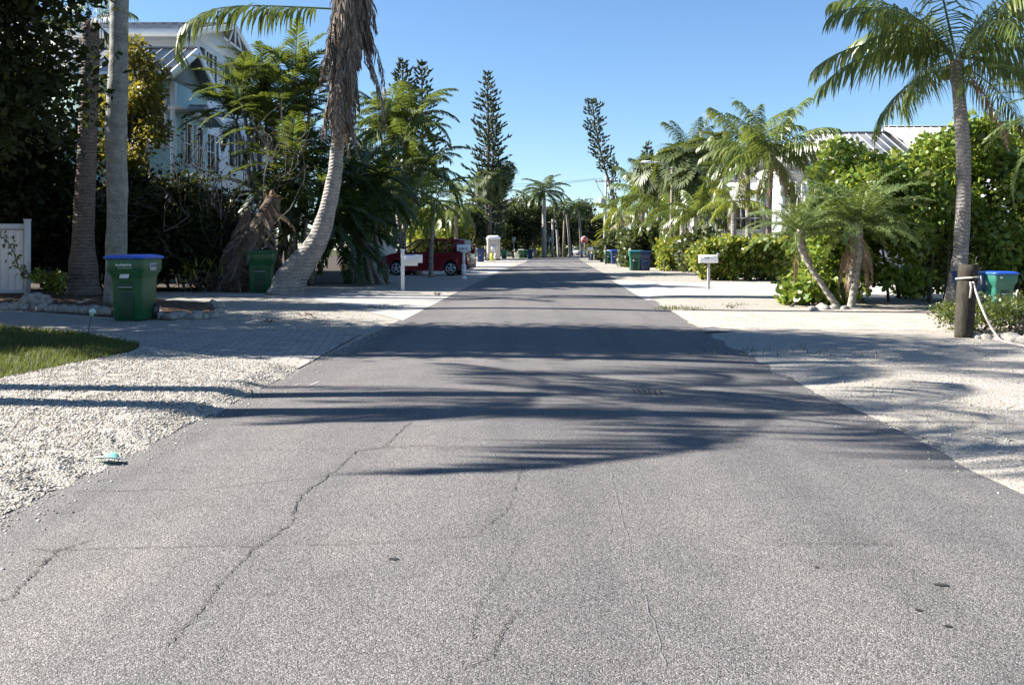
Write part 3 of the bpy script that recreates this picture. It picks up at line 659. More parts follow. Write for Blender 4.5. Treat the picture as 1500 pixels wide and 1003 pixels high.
def wheelie_bin(name, label, loc, rz, group, body='bin_green', lid='lid_blue', sc=1.0, marks=True, dark='bin_green_dark'):
    t = thing(name, label, 'wheeled bin', loc, rz, group); t.scale = (sc*.94, sc, sc)
    lv = [(0,.50,.50,.05),(.02,.53,.53,.06),(.40,.57,.58,.06),(.70,.595,.63,.07),(.76,.60,.65,.07),(.86,.70,.77,.08),(.92,.715,.79,.09),(1.06,.725,.80,.09)]
    MB().rings([rrect(w, d, r, z, 6, -.0) for z, w, d, r in lv]).build('body', M[body], t, smooth=False, bevel=.008)
    rim = MB().rings([rrect(.74,.82,.09,1.045,6), rrect(.745,.825,.09,1.062,6)]); rim.build('rim', M[body], t)
    ld = MB().rings([rrect(.775,.86,.10,1.064,6), rrect(.785,.87,.10,1.085,6), rrect(.775,.86,.10,1.105,6), rrect(.66,.74,.10,1.125,6), rrect(.5,.6,.1,1.137,6)])
    L = ld.build('lid', M[lid], t, bevel=.006)
    hm = MB()
    for s in (-1, 1): hm.box((s*.24, .455, 1.06), (.05,.09,.05))
    hm.tube([(-.27,.49,1.06), (.27,.49,1.06)], .016, 8); hm.build('handle', M[body], t)
    for s in (-1, 1): 
        w = wheelmb(.14, .06).build('wheel', M['black_rubber'], t, loc=(s*.265, .25, .14)); 
        MB().tube([(-.034,0,0), (.034,0,0)], .07, 12).build('hub', M['dark_metal'], w)
    MB().tube([(-.24,.25,.14), (.24,.25,.14)], .014, 8).build('axle', M['dark_metal'], t)
    # lift pocket on the front with its bar
    MB().prism([(-.13,.05),(.13,.05),(.14,.50),(-.14,.50)], -.302, -.285).build('front_panel', M[dark], t, bevel=.006)
    MB().box((.0,-.315,.60), (.24,.03,.13)).build('lift_pocket', M[dark], t, bevel=.01)
    MB().tube([(-.14,-.336,.575), (.14,-.336,.575)], .012, 8).build('lift_bar', M['galvanised'], t)
    if marks:
        st = MB().box((.0,-.352,.79), (.17,.004,.13), rx=-.42); st.build('front_sticker', M['sticker'], t)
        mk = MB(); r = np.random.default_rng(5); x = -.14
        while x < .14:
            w = r.uniform(.012, .024); mk.box((x+w/2, -.4015, .955+r.uniform(-.004,.004)), (w, .003, r.uniform(.03,.042))); x += w+.007
        mk.build('front_lettering', M['lettering'], t); mk = MB()
        for k in range(9): mk.box((-.09+k*.03, -.4015, .905), (.014,.003,.012))
        mk.build('small_print', M['lettering'], t)
        ss = MB().box((.3625,-.01,.93), (.004,.24,.10)); ss.build('side_sticker', M['sticker'], t)
        sl = MB(); 
        for k in range(6): sl.box((.366, -.095+k*.036, .94), (.003,.02,.055))
        sl.build('side_lettering', M['black_letter'], t)
        MB().box((.364,-.01,.862), (.004,.25,.012)).build('side_bar', M['sticker'], t)
    return t
GB = 'wheeled bins put out along the street'
bin0 = wheelie_bin('wheeled_bin', 'large green wheeled bin with blue lid on the paver driveway', G(183, 471.5)+np.array([0,.38,.012]), R(-3), GB)
cart = wheelie_bin('wheeled_bin', 'green wheeled bin with teal lid beside the blue one by the low hedge', (0,0,0), 0, GB, 'bin_teal', 'lid_teal', marks=False)
def place_bin(px, py, label, body, lid, sc=1.0, rz=0, first=[True], d=None):
    p = G(px, py)
    if d: p = W(px, 400, d); p[2] = 0
    p[1] += .38*sc
    if first[0]: first[0] = False; cart.location = p; cart.rotation_euler.z = rz; cart['label'] = label; cart.scale = (sc,)*3; return
    dup(cart, p, rz, label, sc, {'bin_teal': M[body], 'lid_teal': M[lid], 'bin_green_dark': M['bin_green_dark' if 'blue' not in body else 'bin_blue']})
place_bin(931.5, 396.5, 'green wheeled bin with teal lid beside a blue bin near the low hedge', 'bin_teal', 'lid_teal', 1.0, R(-4))
for a in [(945.5, 396.5, 'blue wheeled bin nearest the low hedge, right beside the green teal-lidded one', 'bin_blue', 'bin_blue', .98, R(4)),
          (934, 392.0, 'teal-lidded green bin standing behind the pair near the low hedge', 'bin_teal', 'lid_teal', 1.05, 0),
          (916, 387.4, 'blue wheeled bin standing alone between the two pairs of kerbside bins', 'bin_blue', 'bin_blue', 1.02, 0),
          (909.5, 386.4, 'pale green bin half hidden beside the lone blue bin', 'bright_green', 'lid_teal', .95, 0),
          (901.5, 386.6, 'blue wheeled bin next to the white-lidded green one', 'bin_blue', 'lid_blue', 1.0, 0),
          (892.5, 386.2, 'green wheeled bin with flat white lid by the dark post', 'bright_green', 'lid_white', .98, 0),
          (866.5, 380.6, 'small blue bin directly under the far white mailbox', 'bin_blue', 'bin_blue', .62, 0),
          (692.5, 382.5, 'bright green bin with teal lid just behind the red car', 'bright_green', 'lid_teal', 1.08, 0),
          (704.0, 383.6, 'blue wheeled bin between the red car and portable toilet', 'bin_blue', 'bin_blue', 1.06, R(5)),
          (738.5, 379.3, 'green bin with teal lid right of the portable toilet', 'bright_green', 'lid_teal', .98, 0),
          (769.5, 378.0, 'green bin with white lid next to the far blue bin', 'bright_green', 'lid_white', .98, 0),
          (763.5, 378.4, 'leftmost white-lidded green bin of the far left trio', 'bin_green', 'lid_white', 1.0, 0),
          (777.0, 379.0, 'blue wheeled bin at the end of the far left row', 'bin_blue', 'bin_blue', 1.0, 0)]:
    place_bin(*a)
place_bin(377, 426.5, 'dark green wheeled bin behind the dead palm stump', 'bin_green', 'bin_green', 1.06, R(8), d=24.6)
place_bin(333, 426.5, 'blue wheeled bin hidden behind the dead palm stump', 'bin_blue', 'lid_blue', 1.0, R(8), d=27.6)
rb = wheelie_bin('wheeled_bin', 'teal green bin with blue lid behind the clipped hedge', W(1459,400,16.5)*np.array([1,1,0]), R(12), GB, 'bin_teal', 'lid_blue', .73, False)
MB().box((.3625,-.02,.86), (.004,.10,.07)).build('pink_sticker', M['pink_sticker'], rb); mk = MB()
for k in range(7): mk.box((.3665,-.12+k*.033,.965), (.003,.02,.022))
mk.build('side_lettering', M['lettering'], rb); MB().box((-.2,-.404,.99), (.09,.004,.05)).build('front_sticker', M['sticker'], rb)
b2 = wheelie_bin('wheeled_bin', 'blue wheeled bin mostly hidden behind the roped wooden post', W(1424,400,16.7)*np.array([1,1,0]), R(4), GB, 'bin_blue', 'bin_blue', .73, False, 'bin_blue')
MB().box((.2,-.404,.86), (.14,.004,.12)).build('front_sticker', M['sticker'], b2); MB().box((-.26,-.404,.99), (.06,.004,.13)).build('front_sticker', M['sticker'], b2)

# ---- mailboxes
def arch(w, h, n=9):   # mailbox section in x,z
    return [(-w/2,0),(w/2,0),(w/2,h-w/2)]+[(w/2*math.cos(a), h-w/2+w/2*math.sin(a)) for a in np.linspace(0, math.pi, n)[1:-1]]+[(-w/2,h-w/2)]
p = G(590, 426); t = thing('mailbox', 'long white mailbox on white post at shaded concrete driveway', 'mailbox', p, 0, 'roadside mailboxes')
pb = MB(); pb.box((0,0,.6), (.10,.10,1.2)); pb.box((0,0,1.215), (.13,.13,.03)); pb.build('post', M['white_paint'], t, bevel=.006)
MB().box((.23,0,.785), (.42,.09,.09)).build('arm', M['white_paint'], t, bevel=.004)
MB().prism(arch(.20,.24), .06, .56, axis='x', M=rot(0,0,0), t=(0,0,.83)).build('box', M['vinyl_white'], t, bevel=.006)
MB().prism(arch(.21,.25), .561, .575, axis='x', t=(0,0,.826)).build('door', M['white_paint'], t)
p = G(679.5, 408.5); t = thing('mailbox', 'numbered white mailbox on turned white post beside the red car', 'mailbox', p, 0, 'roadside mailboxes')
mb = MB()
for z0, z1, w0, w1 in [(0,.06,.22,.22),(.06,.12,.2,.16),(.12,.5,.17,.17),(.5,.56,.20,.20),(.56,.62,.17,.11),(.62,1.05,.11,.11),(1.05,1.13,.11,.3)]: mb.box((0,0,(z0+z1)/2), (w0,w0,z1-z0), taper=w1/w0)
mb.build('post', M['white_paint'], t)
MB().prism(arch(.23,.28), -.28, .28, axis='x', t=(0,0,1.13)).build('box', M['white_paint'], t, bevel=.006)
letters('house_number', '609 E', .16, 'black_letter', t, (-.02,-.121,1.225))
p = G(1038, 424); t = thing('mailbox', 'small white mailbox on thin post before the low hedge', 'mailbox', p, 0, 'roadside mailboxes')
MB().box((0,0,.4), (.075,.075,.8)).build('post', M['concrete_pole'], t, bevel=.005); MB().box((.0,0,.80), (.34,.16,.02)).build('shelf', M['wood_pole'], t)
MB().prism(arch(.19,.24), -.27, .27, axis='x', t=(.0,0,.812)).build('box', M['white_paint'], t, bevel=.005)
MB().prism(arch(.20,.25), -.285, -.271, axis='x', t=(.0,0,.808)).build('door', M['vinyl_white'], t)
fl = MB(); fl.box((.24,-.10,1.03), (.015,.008,.14)); fl.box((.27,-.10,1.085), (.07,.008,.05)); fl.build('flag', M['galvanised'], t)
mk = MB(); r = np.random.default_rng(2)
for i in range(7): mk.box((-.15+.024*i, -.0975, .96+.012*math.sin(i*1.3)), (.03,.003,.02), ry=r.uniform(-.6,.6))
mk.box((-.035,-.0975,.985), (.04,.003,.018), ry=-.6); mk.build('fish_emblem', M['black_letter'], t)
p = G(865.5, 381.2); t = thing('mailbox', 'far white mailbox on post above the small blue bin', 'mailbox', p, 0, 'roadside mailboxes')
MB().box((0,0,.55), (.09,.09,1.1)).build('post', M['white_paint'], t); MB().prism(arch(.26,.3), -.3, .3, axis='x', t=(0,0,1.1)).build('box', M['white_paint'], t)

# ---- red boxy hatchback and far cars
def car(name, label, loc, rz, paint, group, L=4.14, Wd=1.8, hh=1.61, detail=True):
    t = thing(name, label, 'car', loc, rz, group); k = L/4.14; kh = hh/1.61
    # side outline, front at -x
    low = [(-2.05,.30),(-2.07,.55),(-2.03,.74),(-1.93,.84),(-1.5,.95),(-1.08,1.0),(1.9,1.02),(1.99,.98),(2.05,.72),(2.07,.52),(2.02,.30)]
    def arc(cx, n=9): return [(cx+.37*math.cos(a), .33+.37*math.sin(a)) for a in np.linspace(0, math.pi, n)]
    bot = [(1.70,.22)]+arc(1.27)+[(.85,.20),(-.88,.20)]+[(x, z) for x, z in arc(-1.30)]+[(-1.75,.24)]
    poly = [(x*k, z*kh) for x, z in low+bot]
    mb = MB(); n = len(poly); w = Wd/2
    def ring(y, ins): return np.array([(x*(1-ins*.02), y, z if z < .6*kh else z-ins*.0) for x, z in poly])
    mb.rings([ring(-w+.05, 3), ring(-w, 0), ring(w, 0), ring(w-.05, 3)][::1]); mb.build('body', M[paint], t, bevel=.02)
    # greenhouse: roof, pillars, glass
    rf = [(-.45,1.555),(-.2,1.59),(.6,1.61),(1.5,1.585),(1.86,1.53),(1.86,1.50),(-.45,1.515)]
    MB().prism([(x*k, z*kh) for x, z in rf], -w*.80, w*.80).build('roof', M[paint], t, bevel=.02)
    for s in (-1, 1):
        def pil(x0, x1, wd, z1=1.53):
            a, b = np.array([x0*k, s*w*.95, .99*kh]), np.array([x1*k, s*w*.79, z1*kh]); d = np.array([wd*k, 0, 0]); o = np.array([0, -s*.05, 0])
            MB().add([a, a+d, b+d, b, a+o, a+d+o, b+d+o, b+o], [(0,1,2,3),(7,6,5,4),(0,4,5,1),(1,5,6,2),(2,6,7,3),(3,7,4,0)]).build('pillar', M[paint], t)
        pil(-1.22, -.45, .12); pil(.18, .16, .08); pil(1.02, .98, .07); pil(1.36, 1.28, .60)
    def pane(nm, q): MB().add([(x*k, y, z*kh) for x, y, z in q], [(0,1,2,3)]).build(nm, M['car_glass'], t)
    for s in (-1, 1):
        pane('side_window', [(-1.1, s*w*.92, 1.0), (.2, s*w*.92, 1.0), (.18, s*w*.775, 1.52), (-.36, s*w*.775, 1.52)])
        pane('side_window', [(.24, s*w*.92, 1.0), (1.4, s*w*.92, 1.0), (1.32, s*w*.775, 1.52), (.22, s*w*.775, 1.52)])
    pane('windscreen', [(-1.18, -w*.9, 1.0), (-1.18, w*.9, 1.0), (-.43, w*.76, 1.535), (-.43, -w*.76, 1.535)])
    pane('rear_window', [(1.94, -w*.84, 1.03), (1.94, w*.84, 1.03), (1.87, w*.74, 1.5), (1.87, -w*.74, 1.5)])
    MB().box((.1*k,0,.72*kh), (2.2*k,w*1.5,.5*kh)).build('interior', M['black_rubber'], t)
    for x in (-1.30, 1.27):
        for s in (-1, 1):
            wh = wheelmb(.325, .2, 20).build('wheel', M['black_rubber'], t, loc=(x*k, s*(w-.11), .325), rz=R(90))
            rm = MB(); a = np.arange(20)*2*math.pi/20
            rm.rings([np.stack([a*0-s*q, np.cos(a)*rr, np.sin(a)*rr], 1) for q, rr in ((-.09,.235),(-.112,.235),(-.112,.20),(-.09,.19))], cap=False)
            for j in range(5):
                b = j*1.2566; rm.join(MB().box((0,0,.11), (.03,.075,.2)), rot(b, 0, 0), (s*.098,0,0))
            rm.tube([(s*.06,0,0), (s*.115,0,0)], .05, 10); rm.build('rim', M['alloy'], wh)
    for s in (-1, 1):
        MB().box((2.0*k, s*w*.86, 1.15*kh), (.09,.12,.42)).build('tail_light', M['tail_red'], t, bevel=.01)
        MB().box((-1.98*k, s*w*.74, .74*kh), (.14,.34,.16)).build('headlight', M['alloy'], t, bevel=.02)
        MB().box((-.95*k, s*(w+.08), 1.05*kh), (.12,.2,.15)).build('mirror', M[paint], t, bevel=.02)
        MB().box((.45*k, s*(w+.012), .86*kh), (.2,.02,.03)).build('door_handle', M[paint], t); 
        for x in (-.95, .2, 1.1): MB().box((x*k, s*(w+.001), .6*kh), (.012,.004,.68)).build('door_gap', M['black_rubber'], t)
    MB().box((2.06*k, 0, .42*kh), (.08, w*1.7, .2)).build('rear_bumper', M['dark_metal'], t, bevel=.02)
    return t
c0 = W(628,404,41.4); c0[2] = .01
car('parked_car', 'dark red boxy hatchback parked on the bright left driveway', c0, R(-10), 'red_paint', 'parked cars', hh=1.7)
p = W(838,372.5,185); p[2] = .01; car('parked_car', 'dark car in deep shade beyond the crossing', p, R(15), 'dark_paint', 'parked cars', 4.5, 1.8, 1.5)
p = W(848,372.5,170); p[2] = .01; car('parked_car', 'pale silver car nose-out in shade beyond the crossing', p, R(60), 'silver_paint', 'parked cars', 4.4, 1.8, 1.5)
p = W(885,377,118); p[2] = .01; p[0] += .4; car('parked_car', 'white car parked behind the golden dwarf palms', p, R(12), 'white_car_paint', 'parked cars', 4.5, 1.8, 1.5)

# ---- portable toilet
p = G(722.5, 381.6); t = thing('portable_toilet', 'tan portable toilet with white domed roof beside the bins', 'portable toilet', p, R(8))
w, d, h = 1.32, 1.3, 2.15
MB().box((0,0,.06), (w+.06,d+.06,.12)).build('base', M['dark_metal'], t)
MB().box((0,0,h/2+.1), (w,d,h-.04)).build('cabin', M['tan_plastic'], t, bevel=.03)
MB().rings([rrect(w+.1,d+.1,.08,h+.09,5), rrect(w+.12,d+.12,.1,h+.16,5), rrect(w*.9,d*.95,.2,h+.36,5), rrect(w*.7,d*.8,.25,h+.44,5)]).build('roof', M['sign_white'], t)
dd = MB().box((0,-d/2-.015,h/2+.06), (w*.7,.03,h*.86)).build('door', M['tan_plastic'], t, bevel=.01)
MB().box((-.03,-d/2-.036,1.28), (.56,.012,.62)).build('notice', M['sign_white'], dd)
mk = MB()
for i, x in enumerate((-.2,-.03,.14)): mk.box((x,-d/2-.044,1.26), (.05,.004,.44))
mk.box((-.03,-d/2-.044,1.6), (.6,.004,.04)); mk.build('notice_marks', M['dark_metal'], dd)
for x in (-.58,.58): MB().box((x,-d/2-.01,h/2+.1), (.1,.05,h-.1)).build('corner_post', M['tan_plastic'], t, bevel=.01)
MB().box((-w/2-.004,0,h*.8), (.02,d*.6,.14)).build('vent', M['dark_metal'], t)
p = G(722.3, 383.0); t = thing('yard_sign', 'small yellow and white yard sign leaning before the portable toilet', 'yard sign', p, R(5))
MB().box((-.12,0,.42), (.36,.02,.7), ry=.04).build('panel', M['yellow_sign'], t); MB().box((.19,.004,.42), (.22,.02,.72), ry=.1).build('panel_edge', M['sign_white'], t)
MB().box((0,.02,.12), (.02,.02,.25)).build('stake', M['dark_metal'], t)

# ---- street signs and poles
def octa(r): return [(r*math.cos(R(22.5+45*k)), r*math.sin(R(22.5+45*k))) for k in range(8)]
p = G(856, 379.0); p[0] += 0; t = thing('stop_sign', 'red octagonal stop sign facing down the road', 'stop sign', p, R(4))
MB().box((0,0,1.4), (.07,.05,2.8)).build('post', M['galvanised'], t)
pn = MB().prism(octa(.45), -.045, -.03, t=(0,0,2.32)).build('panel', M['sign_white'], t)
MB().prism(octa(.41), -.052, -.047, t=(0,0,2.32)).build('face', M['sign_red'], pn); letters('lettering', 'STOP', .34, 'sign_white', pn, (0,-.056,2.32))
p = G(804.5, 377.0); t = thing('stop_sign', 'grey back of an octagonal sign on the left corner', 'stop sign', p, R(10))
MB().box((0,0,1.5), (.08,.05,3.0)).build('post', M['galvanised'], t); MB().prism(octa(.44), .03, .045, t=(0,0,2.55)).build('panel', M['sign_back'], t)
p = G(752.5, 379.0); t = thing('street_sign', 'small grey rectangular sign on post past portable toilet', 'sign', p, R(-6))
MB().box((0,0,1.3), (.07,.06,2.6)).build('post', M['galvanised'], t); MB().box((0,-.05,2.35), (.46,.015,.62)).build('panel', M['sign_back'], t)
def pole(name, label, px, pyb, pytop, d, r, mat, group, pxt=None, arms=()):
    b = W(px, pyb, d); b[2] = 0; tp = W(pxt or px, pytop, d); t = thing(name, label, 'utility pole', b, 0, group)
    MB().tube([(0,0,0), (tp-b)*.5, tp-b], [r, r*.85, r*.7], 12).build('shaft', M[mat], t, smooth=True); return t, tp-b
GP = 'utility poles along the street'
t, tp = pole('utility_pole', 'grey utility pole with a transformer beside the leaning pine', 885, 378, 258, 100, .17, 'concrete_pole', GP, 888)
MB().box(tp+np.array([0,-.2,-.6]), (2.6,.12,.12)).build('crossarm', M['wood_pole'], t)
ins = MB()
for x in (-1.2,-.5,.5,1.2): ins.tube([tp+np.array([x,-.2,-.54]), tp+np.array([x,-.2,-.34])], .06, 8)
ins.build('insulators', M['galvanised'], t)
MB().tube([tp+np.array([-.55,-.25,-3.6]), tp+np.array([-.55,-.25,-2.5])], .32, 14).build('transformer', M['galvanised'], t)
MB().tube([tp+np.array([-.3,-.25,-2.3]), tp+np.array([-.9,-.2,-1.3]), tp+np.array([-1.2,-.2,-.5])], .03, 6).build('jumper_wire', M['wire'], t)
PT1 = W(888,258,100)
t, tp = pole('utility_pole', 'pale thin utility pole right of the royal palm', 809.5, 376, 321, 118, .20, 'white_bark', GP)
MB().box(tp+np.array([0,-.1,-.4]), (1.2,.1,.1)).build('crossarm', M['wood_pole'], t); PT2 = W(809.5,321,118)
t, tp = pole('utility_pole', 'brown wooden utility pole before the far dark trees', 825.5, 376, 306, 128, .2, 'wood_pole', GP, 827)
MB().box(tp+np.array([0,-.1,-.5]), (1.6,.1,.1)).build('crossarm', M['wood_pole'], t); PT3 = W(827,306,128)
def wire(label, a, b, sag, r=.016):
    s = np.linspace(0, 1, 14); P = a+(b-a)*s[:, None]; P[:, 2] -= sag*4*s*(1-s); o = MB().tube(P-a, r, 4).build('power_line', M['wire'], loc=a); tag(o, label, 'power line', 'overhead power lines'); return o
wire('upper power line crossing the sky left of the grey utility pole', PT1+np.array([-1.2,-.2,-.3]), W(560,258,100), .8)
wire('second power line crossing the sky just below the upper one', PT1+np.array([-.5,-.2,-.3]), W(560,263,97), .9)
wire('power line running right from the grey pole behind the palms', PT1+np.array([1.2,-.2,-.3]), W(1080,268,95), .5)
wire('slack line from the pale thin pole down to the far right', PT2+np.array([.4,-.1,-.3]), W(905,335,140), 1.0, .022)
wire('low line between the brown pole and grey utility pole', PT3+np.array([0,-.1,-.3]), PT1+np.array([0,0,-4.5]), .8, .02)
b = W(982.5, 396.5, 50); b[2] = 0; t = thing('street_lamp', 'brown wooden street lamp pole with cobra arm by the hedge', 'street lamp', b); tp = W(985,245,50)-b
MB().tube([(0,0,0), tp*.5, tp], [.12,.10,.085], 12).build('shaft', M['wood_pole'], t, smooth=True)
e = W(955,237.5,50)-b; MB().tube([tp+np.array([0,-.05,-.15]), tp*.5+e*.5+np.array([0,-.05,.12]), e+np.array([0,-.05,0])], .03, 8).build('arm', M['galvanised'], t)
MB().rings([np.stack([np.cos(a)*rx+x, np.sin(a)*.13, a*0], 1) if False else np.stack([a*0+x, np.cos(a)*w, np.sin(a)*hh], 1) for x, w, hh in [(-.62,.03,.02),(-.5,.11,.06),(-.15,.13,.08),(.05,.05,.05)] for a in [np.arange(10)*.6283]]).build('lamp_head', M['sign_white'], t, loc=e+np.array([0,-.05,0]))
p = G(887.3, 386.8); t = thing('gate_post', 'thin dark post standing at the edge by white-lidded bin', 'post', p)
pm = MB(); pm.box((0,0,.75), (.13,.13,1.5)); pm.box((0,0,1.53), (.17,.17,.06)); pm.build('shaft', M['dark_metal'], t); MB().box((.0,0,1.2), (.15,.15,.2)).build('band', M['dark_metal'], t)

# ---- white vinyl fence
t = thing('vinyl_fence', 'white vinyl privacy fence ending in a square post', 'fence', W(40,425,24)*np.array([1,1,0]))
fz = 2.0; pst = MB(); pst.box((0,0,fz/2), (.16,.16,fz), rz=R(32)); pst.box((0,0,fz+.02), (.19,.19,.04), rz=R(32)); pst.build('post', M['vinyl_white'], t)
bd = MB(); a = R(6)
for i in range(26): bd.box((-.2-.19*i, -.19*i*math.tan(a)-.0, .95), (.186,.035,1.6), rz=a)
bd.build('board_panel', M['vinyl_white'], t, bevel=.004)
rl = MB(); 
for z in (.1, 1.84): rl.box((-2.6,-2.6*math.tan(a),z), (5.1,.07,.15 if z > 1 else .12), rz=a)
rl.build('rail', M['vinyl_white'], t)

# ---- post with rope
p = G(1411, 497.5); t = thing('wooden_post', 'weathered round wooden post with rope at paver entrance', 'post', p)
trunk_mb([(0,0,0), (.03,0,.5), (.075,0,1.02)], [.115,.125,.13], 16, .02, 3).build('shaft', M['weathered_post'], t, smooth=True)
MB().tube([(.075,0,1.015), (.076,0,1.03)], [.131,.12], 16).build('top_face', M['weathered_post'], t)
a0 = np.array([.06,-.14,.80]); rp = MB()
q = np.linspace(-.3, 6.4, 26); rp.tube(np.stack([.065+np.cos(q)*.145, np.sin(q)*.145, .80+.012*q], 1), .013, 7)
rp.tube([(.02,-.145,.80), (.03,-.155,.72), (.015,-.15,.58)], .013, 7)
s = np.linspace(0, 1, 24)[:, None]; e = G(1468, 503)-p+np.array([0,0,.03]); c = a0*(1-s)+e*s; c[:, 2] -= .30*(s*(1-s))[:, 0]*1.6; 
far_ = G(1540, 520)-p+np.array([0,0,.02]); c2 = e+(far_-e)*np.linspace(.1, 1, 6)[:, None]
rp.tube(np.concatenate([c, c2]), .016, 8); ro = rp.build('rope', M['rope'], None, smooth=True, loc=p); tag(ro, 'pale rope tied round the wooden post and trailing to ground', 'rope')
rp = MB().box((.17,-.14,.82), (.02,.012,.12)).build('cleat', M['galvanised'], t)

# ---- garden stones
def stone(loc, s, seed, label, group):
    r = np.random.default_rng(seed); n = 10; k = 6; Rg = []
    lob = 1+.22*np.sin(np.arange(n)*2*math.pi/n*2+r.random()*6)+r.normal(0, .09, n)
    for i in range(k):
        ph = -.5+2.0*i/(k-1); z = math.sin(ph); c = math.cos(ph); a = np.arange(n)*2*math.pi/n
        q = lob*c*(1+r.normal(0, .07, n)); Rg.append(np.stack([np.cos(a)*q, np.sin(a)*q*.8, a*0+z*.7+r.normal(0,.05,n)+.3], 1))
    mb = MB().rings(Rg); o = MB().join(mb, rot(0,0,r.random()*6), None, s).build('edging_stone', M['stone'], loc=loc); tag(o, label, 'stone', group); return o
r = np.random.default_rng(9); L0 = 'rough pale stone in the row edging the mulch bed beside pavers'
SP = resample([np.array([x,y,0.]) for x,y in [(-25,453),(60,455),(150,461)]], 13)
for i, q in enumerate(SP): stone(G(q[0], q[1]+r.normal(0,.6), 0), r.uniform(.10,.17), i, L0, 'stones edging the mulch bed')
SP = resample([np.array([x,y,0.]) for x,y in [(232,466),(275,468),(312,466),(326,455),(312,446)]], 11)
for i, q in enumerate(SP): stone(G(q[0], q[1]+r.normal(0,.6), 0), r.uniform(.09,.15), 30+i, 'pale stone in the curved row right of the large green bin', 'stones round the bin bed')
for i, (x, y, s) in enumerate([(1428,498,.10), (1443,499,.10), (1462,501,.09), (1480,503,.15), (1500,505,.12), (1522,509,.14)]): stone(G(x, y), s, 60+i, 'rounded stone at the foot of the clipped hedge', 'stones under the clipped hedge')
for i, (x, y, s) in enumerate([(425,432.5,.17), (52,447,.28)]): stone(G(x, y), s, 70+i, ['white stone lying against the base of the leaning palm', 'long slanted pale stone in front of the white fence'][i], 'loose garden stones')
for i, (x, y, s) in enumerate([(1190,457,.12), (1205,455.5,.14), (1222,454.8,.12), (1238,455,.10)]): stone(G(x, y), s, 80+i, 'grey stone in the line below the date palms', 'stones under the date palms')
for i, (x, y, s) in enumerate([(600,401.5,.35), (606,401,.3), (612,402,.28), (594,402,.25)]): stone(G(x, y), s, 90+i, 'white rock in the heap before the red car', 'rocks before the red car')

# ---- solar light stake, litter shell
p = G(128, 492, .05); t = thing('garden_light', 'thin stake light with pale glass globe on the lawn edge', 'garden light', p)
MB().tube([(0,0,0), (.03,0,.15), (.06,0,.29)], .006, 6).build('stake', M['dark_metal'], t)
zz = np.linspace(-1, 1, 9); a = np.arange(14)*2*math.pi/14
MB().rings([np.stack([np.cos(a)*math.sqrt(max(.01,1-z*z))*.045, np.sin(a)*math.sqrt(max(.01,1-z*z))*.045, a*0+z*.045], 1) for z in zz]).build('globe', M['pale_plastic'], t, smooth=True, loc=(.07,0,.335))
MB().tube([(.055,0,.275), (.06,0,.295)], .025, 10).build('collar', M['teal_plastic'], t)
p = G(160, 664, .06); u = np.linspace(-1, 1, 13); v = np.linspace(0, 1, 9); UU, VV = np.meshgrid(u, v, indexing='ij')
Pg = np.stack([UU*.075*(1-.25*VV**2), (VV-.5)*.09*(1-.5*UU**2), .028*(1-UU**2)*(.4+VV*.8)+.012*(1-VV)], -1); m1 = MB().grid(Pg); m1.grid(Pg-np.array([0,0,.004]))
t = thing('plastic_scrap', 'curved sea green plastic scrap lying at the gravel edge', 'plastic scrap', p-np.array([0,0,.035]), R(-12))
m1.build('shell', M['teal_plastic'], t, smooth=True); e1 = Pg[:, 0]+np.array([0,-.003,.003]); MB().tube(e1, .005, 6).build('rim', M['pale_plastic'], t)
MB().tube(Pg[0]+np.array([0,0,.003]), .006, 6).build('rim', M['pale_plastic'], t); MB().tube(Pg[-1]+np.array([0,0,.003]), .006, 6).build('rim', M['pale_plastic'], t)
# ================================================================ HOUSES
def wall_box(mb, x0, x1, y0, y1, z0, z1): return mb.box(((x0+x1)/2, (y0+y1)/2, (z0+z1)/2), (x1-x0, y1-y0, z1-z0))
def gable_roof(x0, x1, y0, y1, ze, zr, th=.16, ov=.0):    # ridge along x
    ym = (y0+y1)/2; mb = MB()
    for ya in (y0, y1):
        mb.add([(x0,ya,ze),(x1,ya,ze),(x1,ym,zr),(x0,ym,zr),(x0,ya,ze-th),(x1,ya,ze-th),(x1,ym,zr-th),(x0,ym,zr-th)], [(0,1,2,3) if ya == y0 else (3,2,1,0), (7,6,5,4) if ya == y0 else (4,5,6,7), (4,5,1,0), (1,5,6,2), (0,3,7,4)])
    L = math.hypot(ym-y0, zr-ze); an = math.atan2(zr-ze, ym-y0)
    for k in range(int((x1-x0)/.45)):
        for sg, ya in ((1, y0), (-1, y1)): mb.box((x0+.2+k*.45, (ya+ym)/2, (ze+zr)/2+.022), (.035, L, .05), rx=sg*an)
    mb.box(((x0+x1)/2, ym, zr+.03), (x1-x0, .3, .05))
    return mb
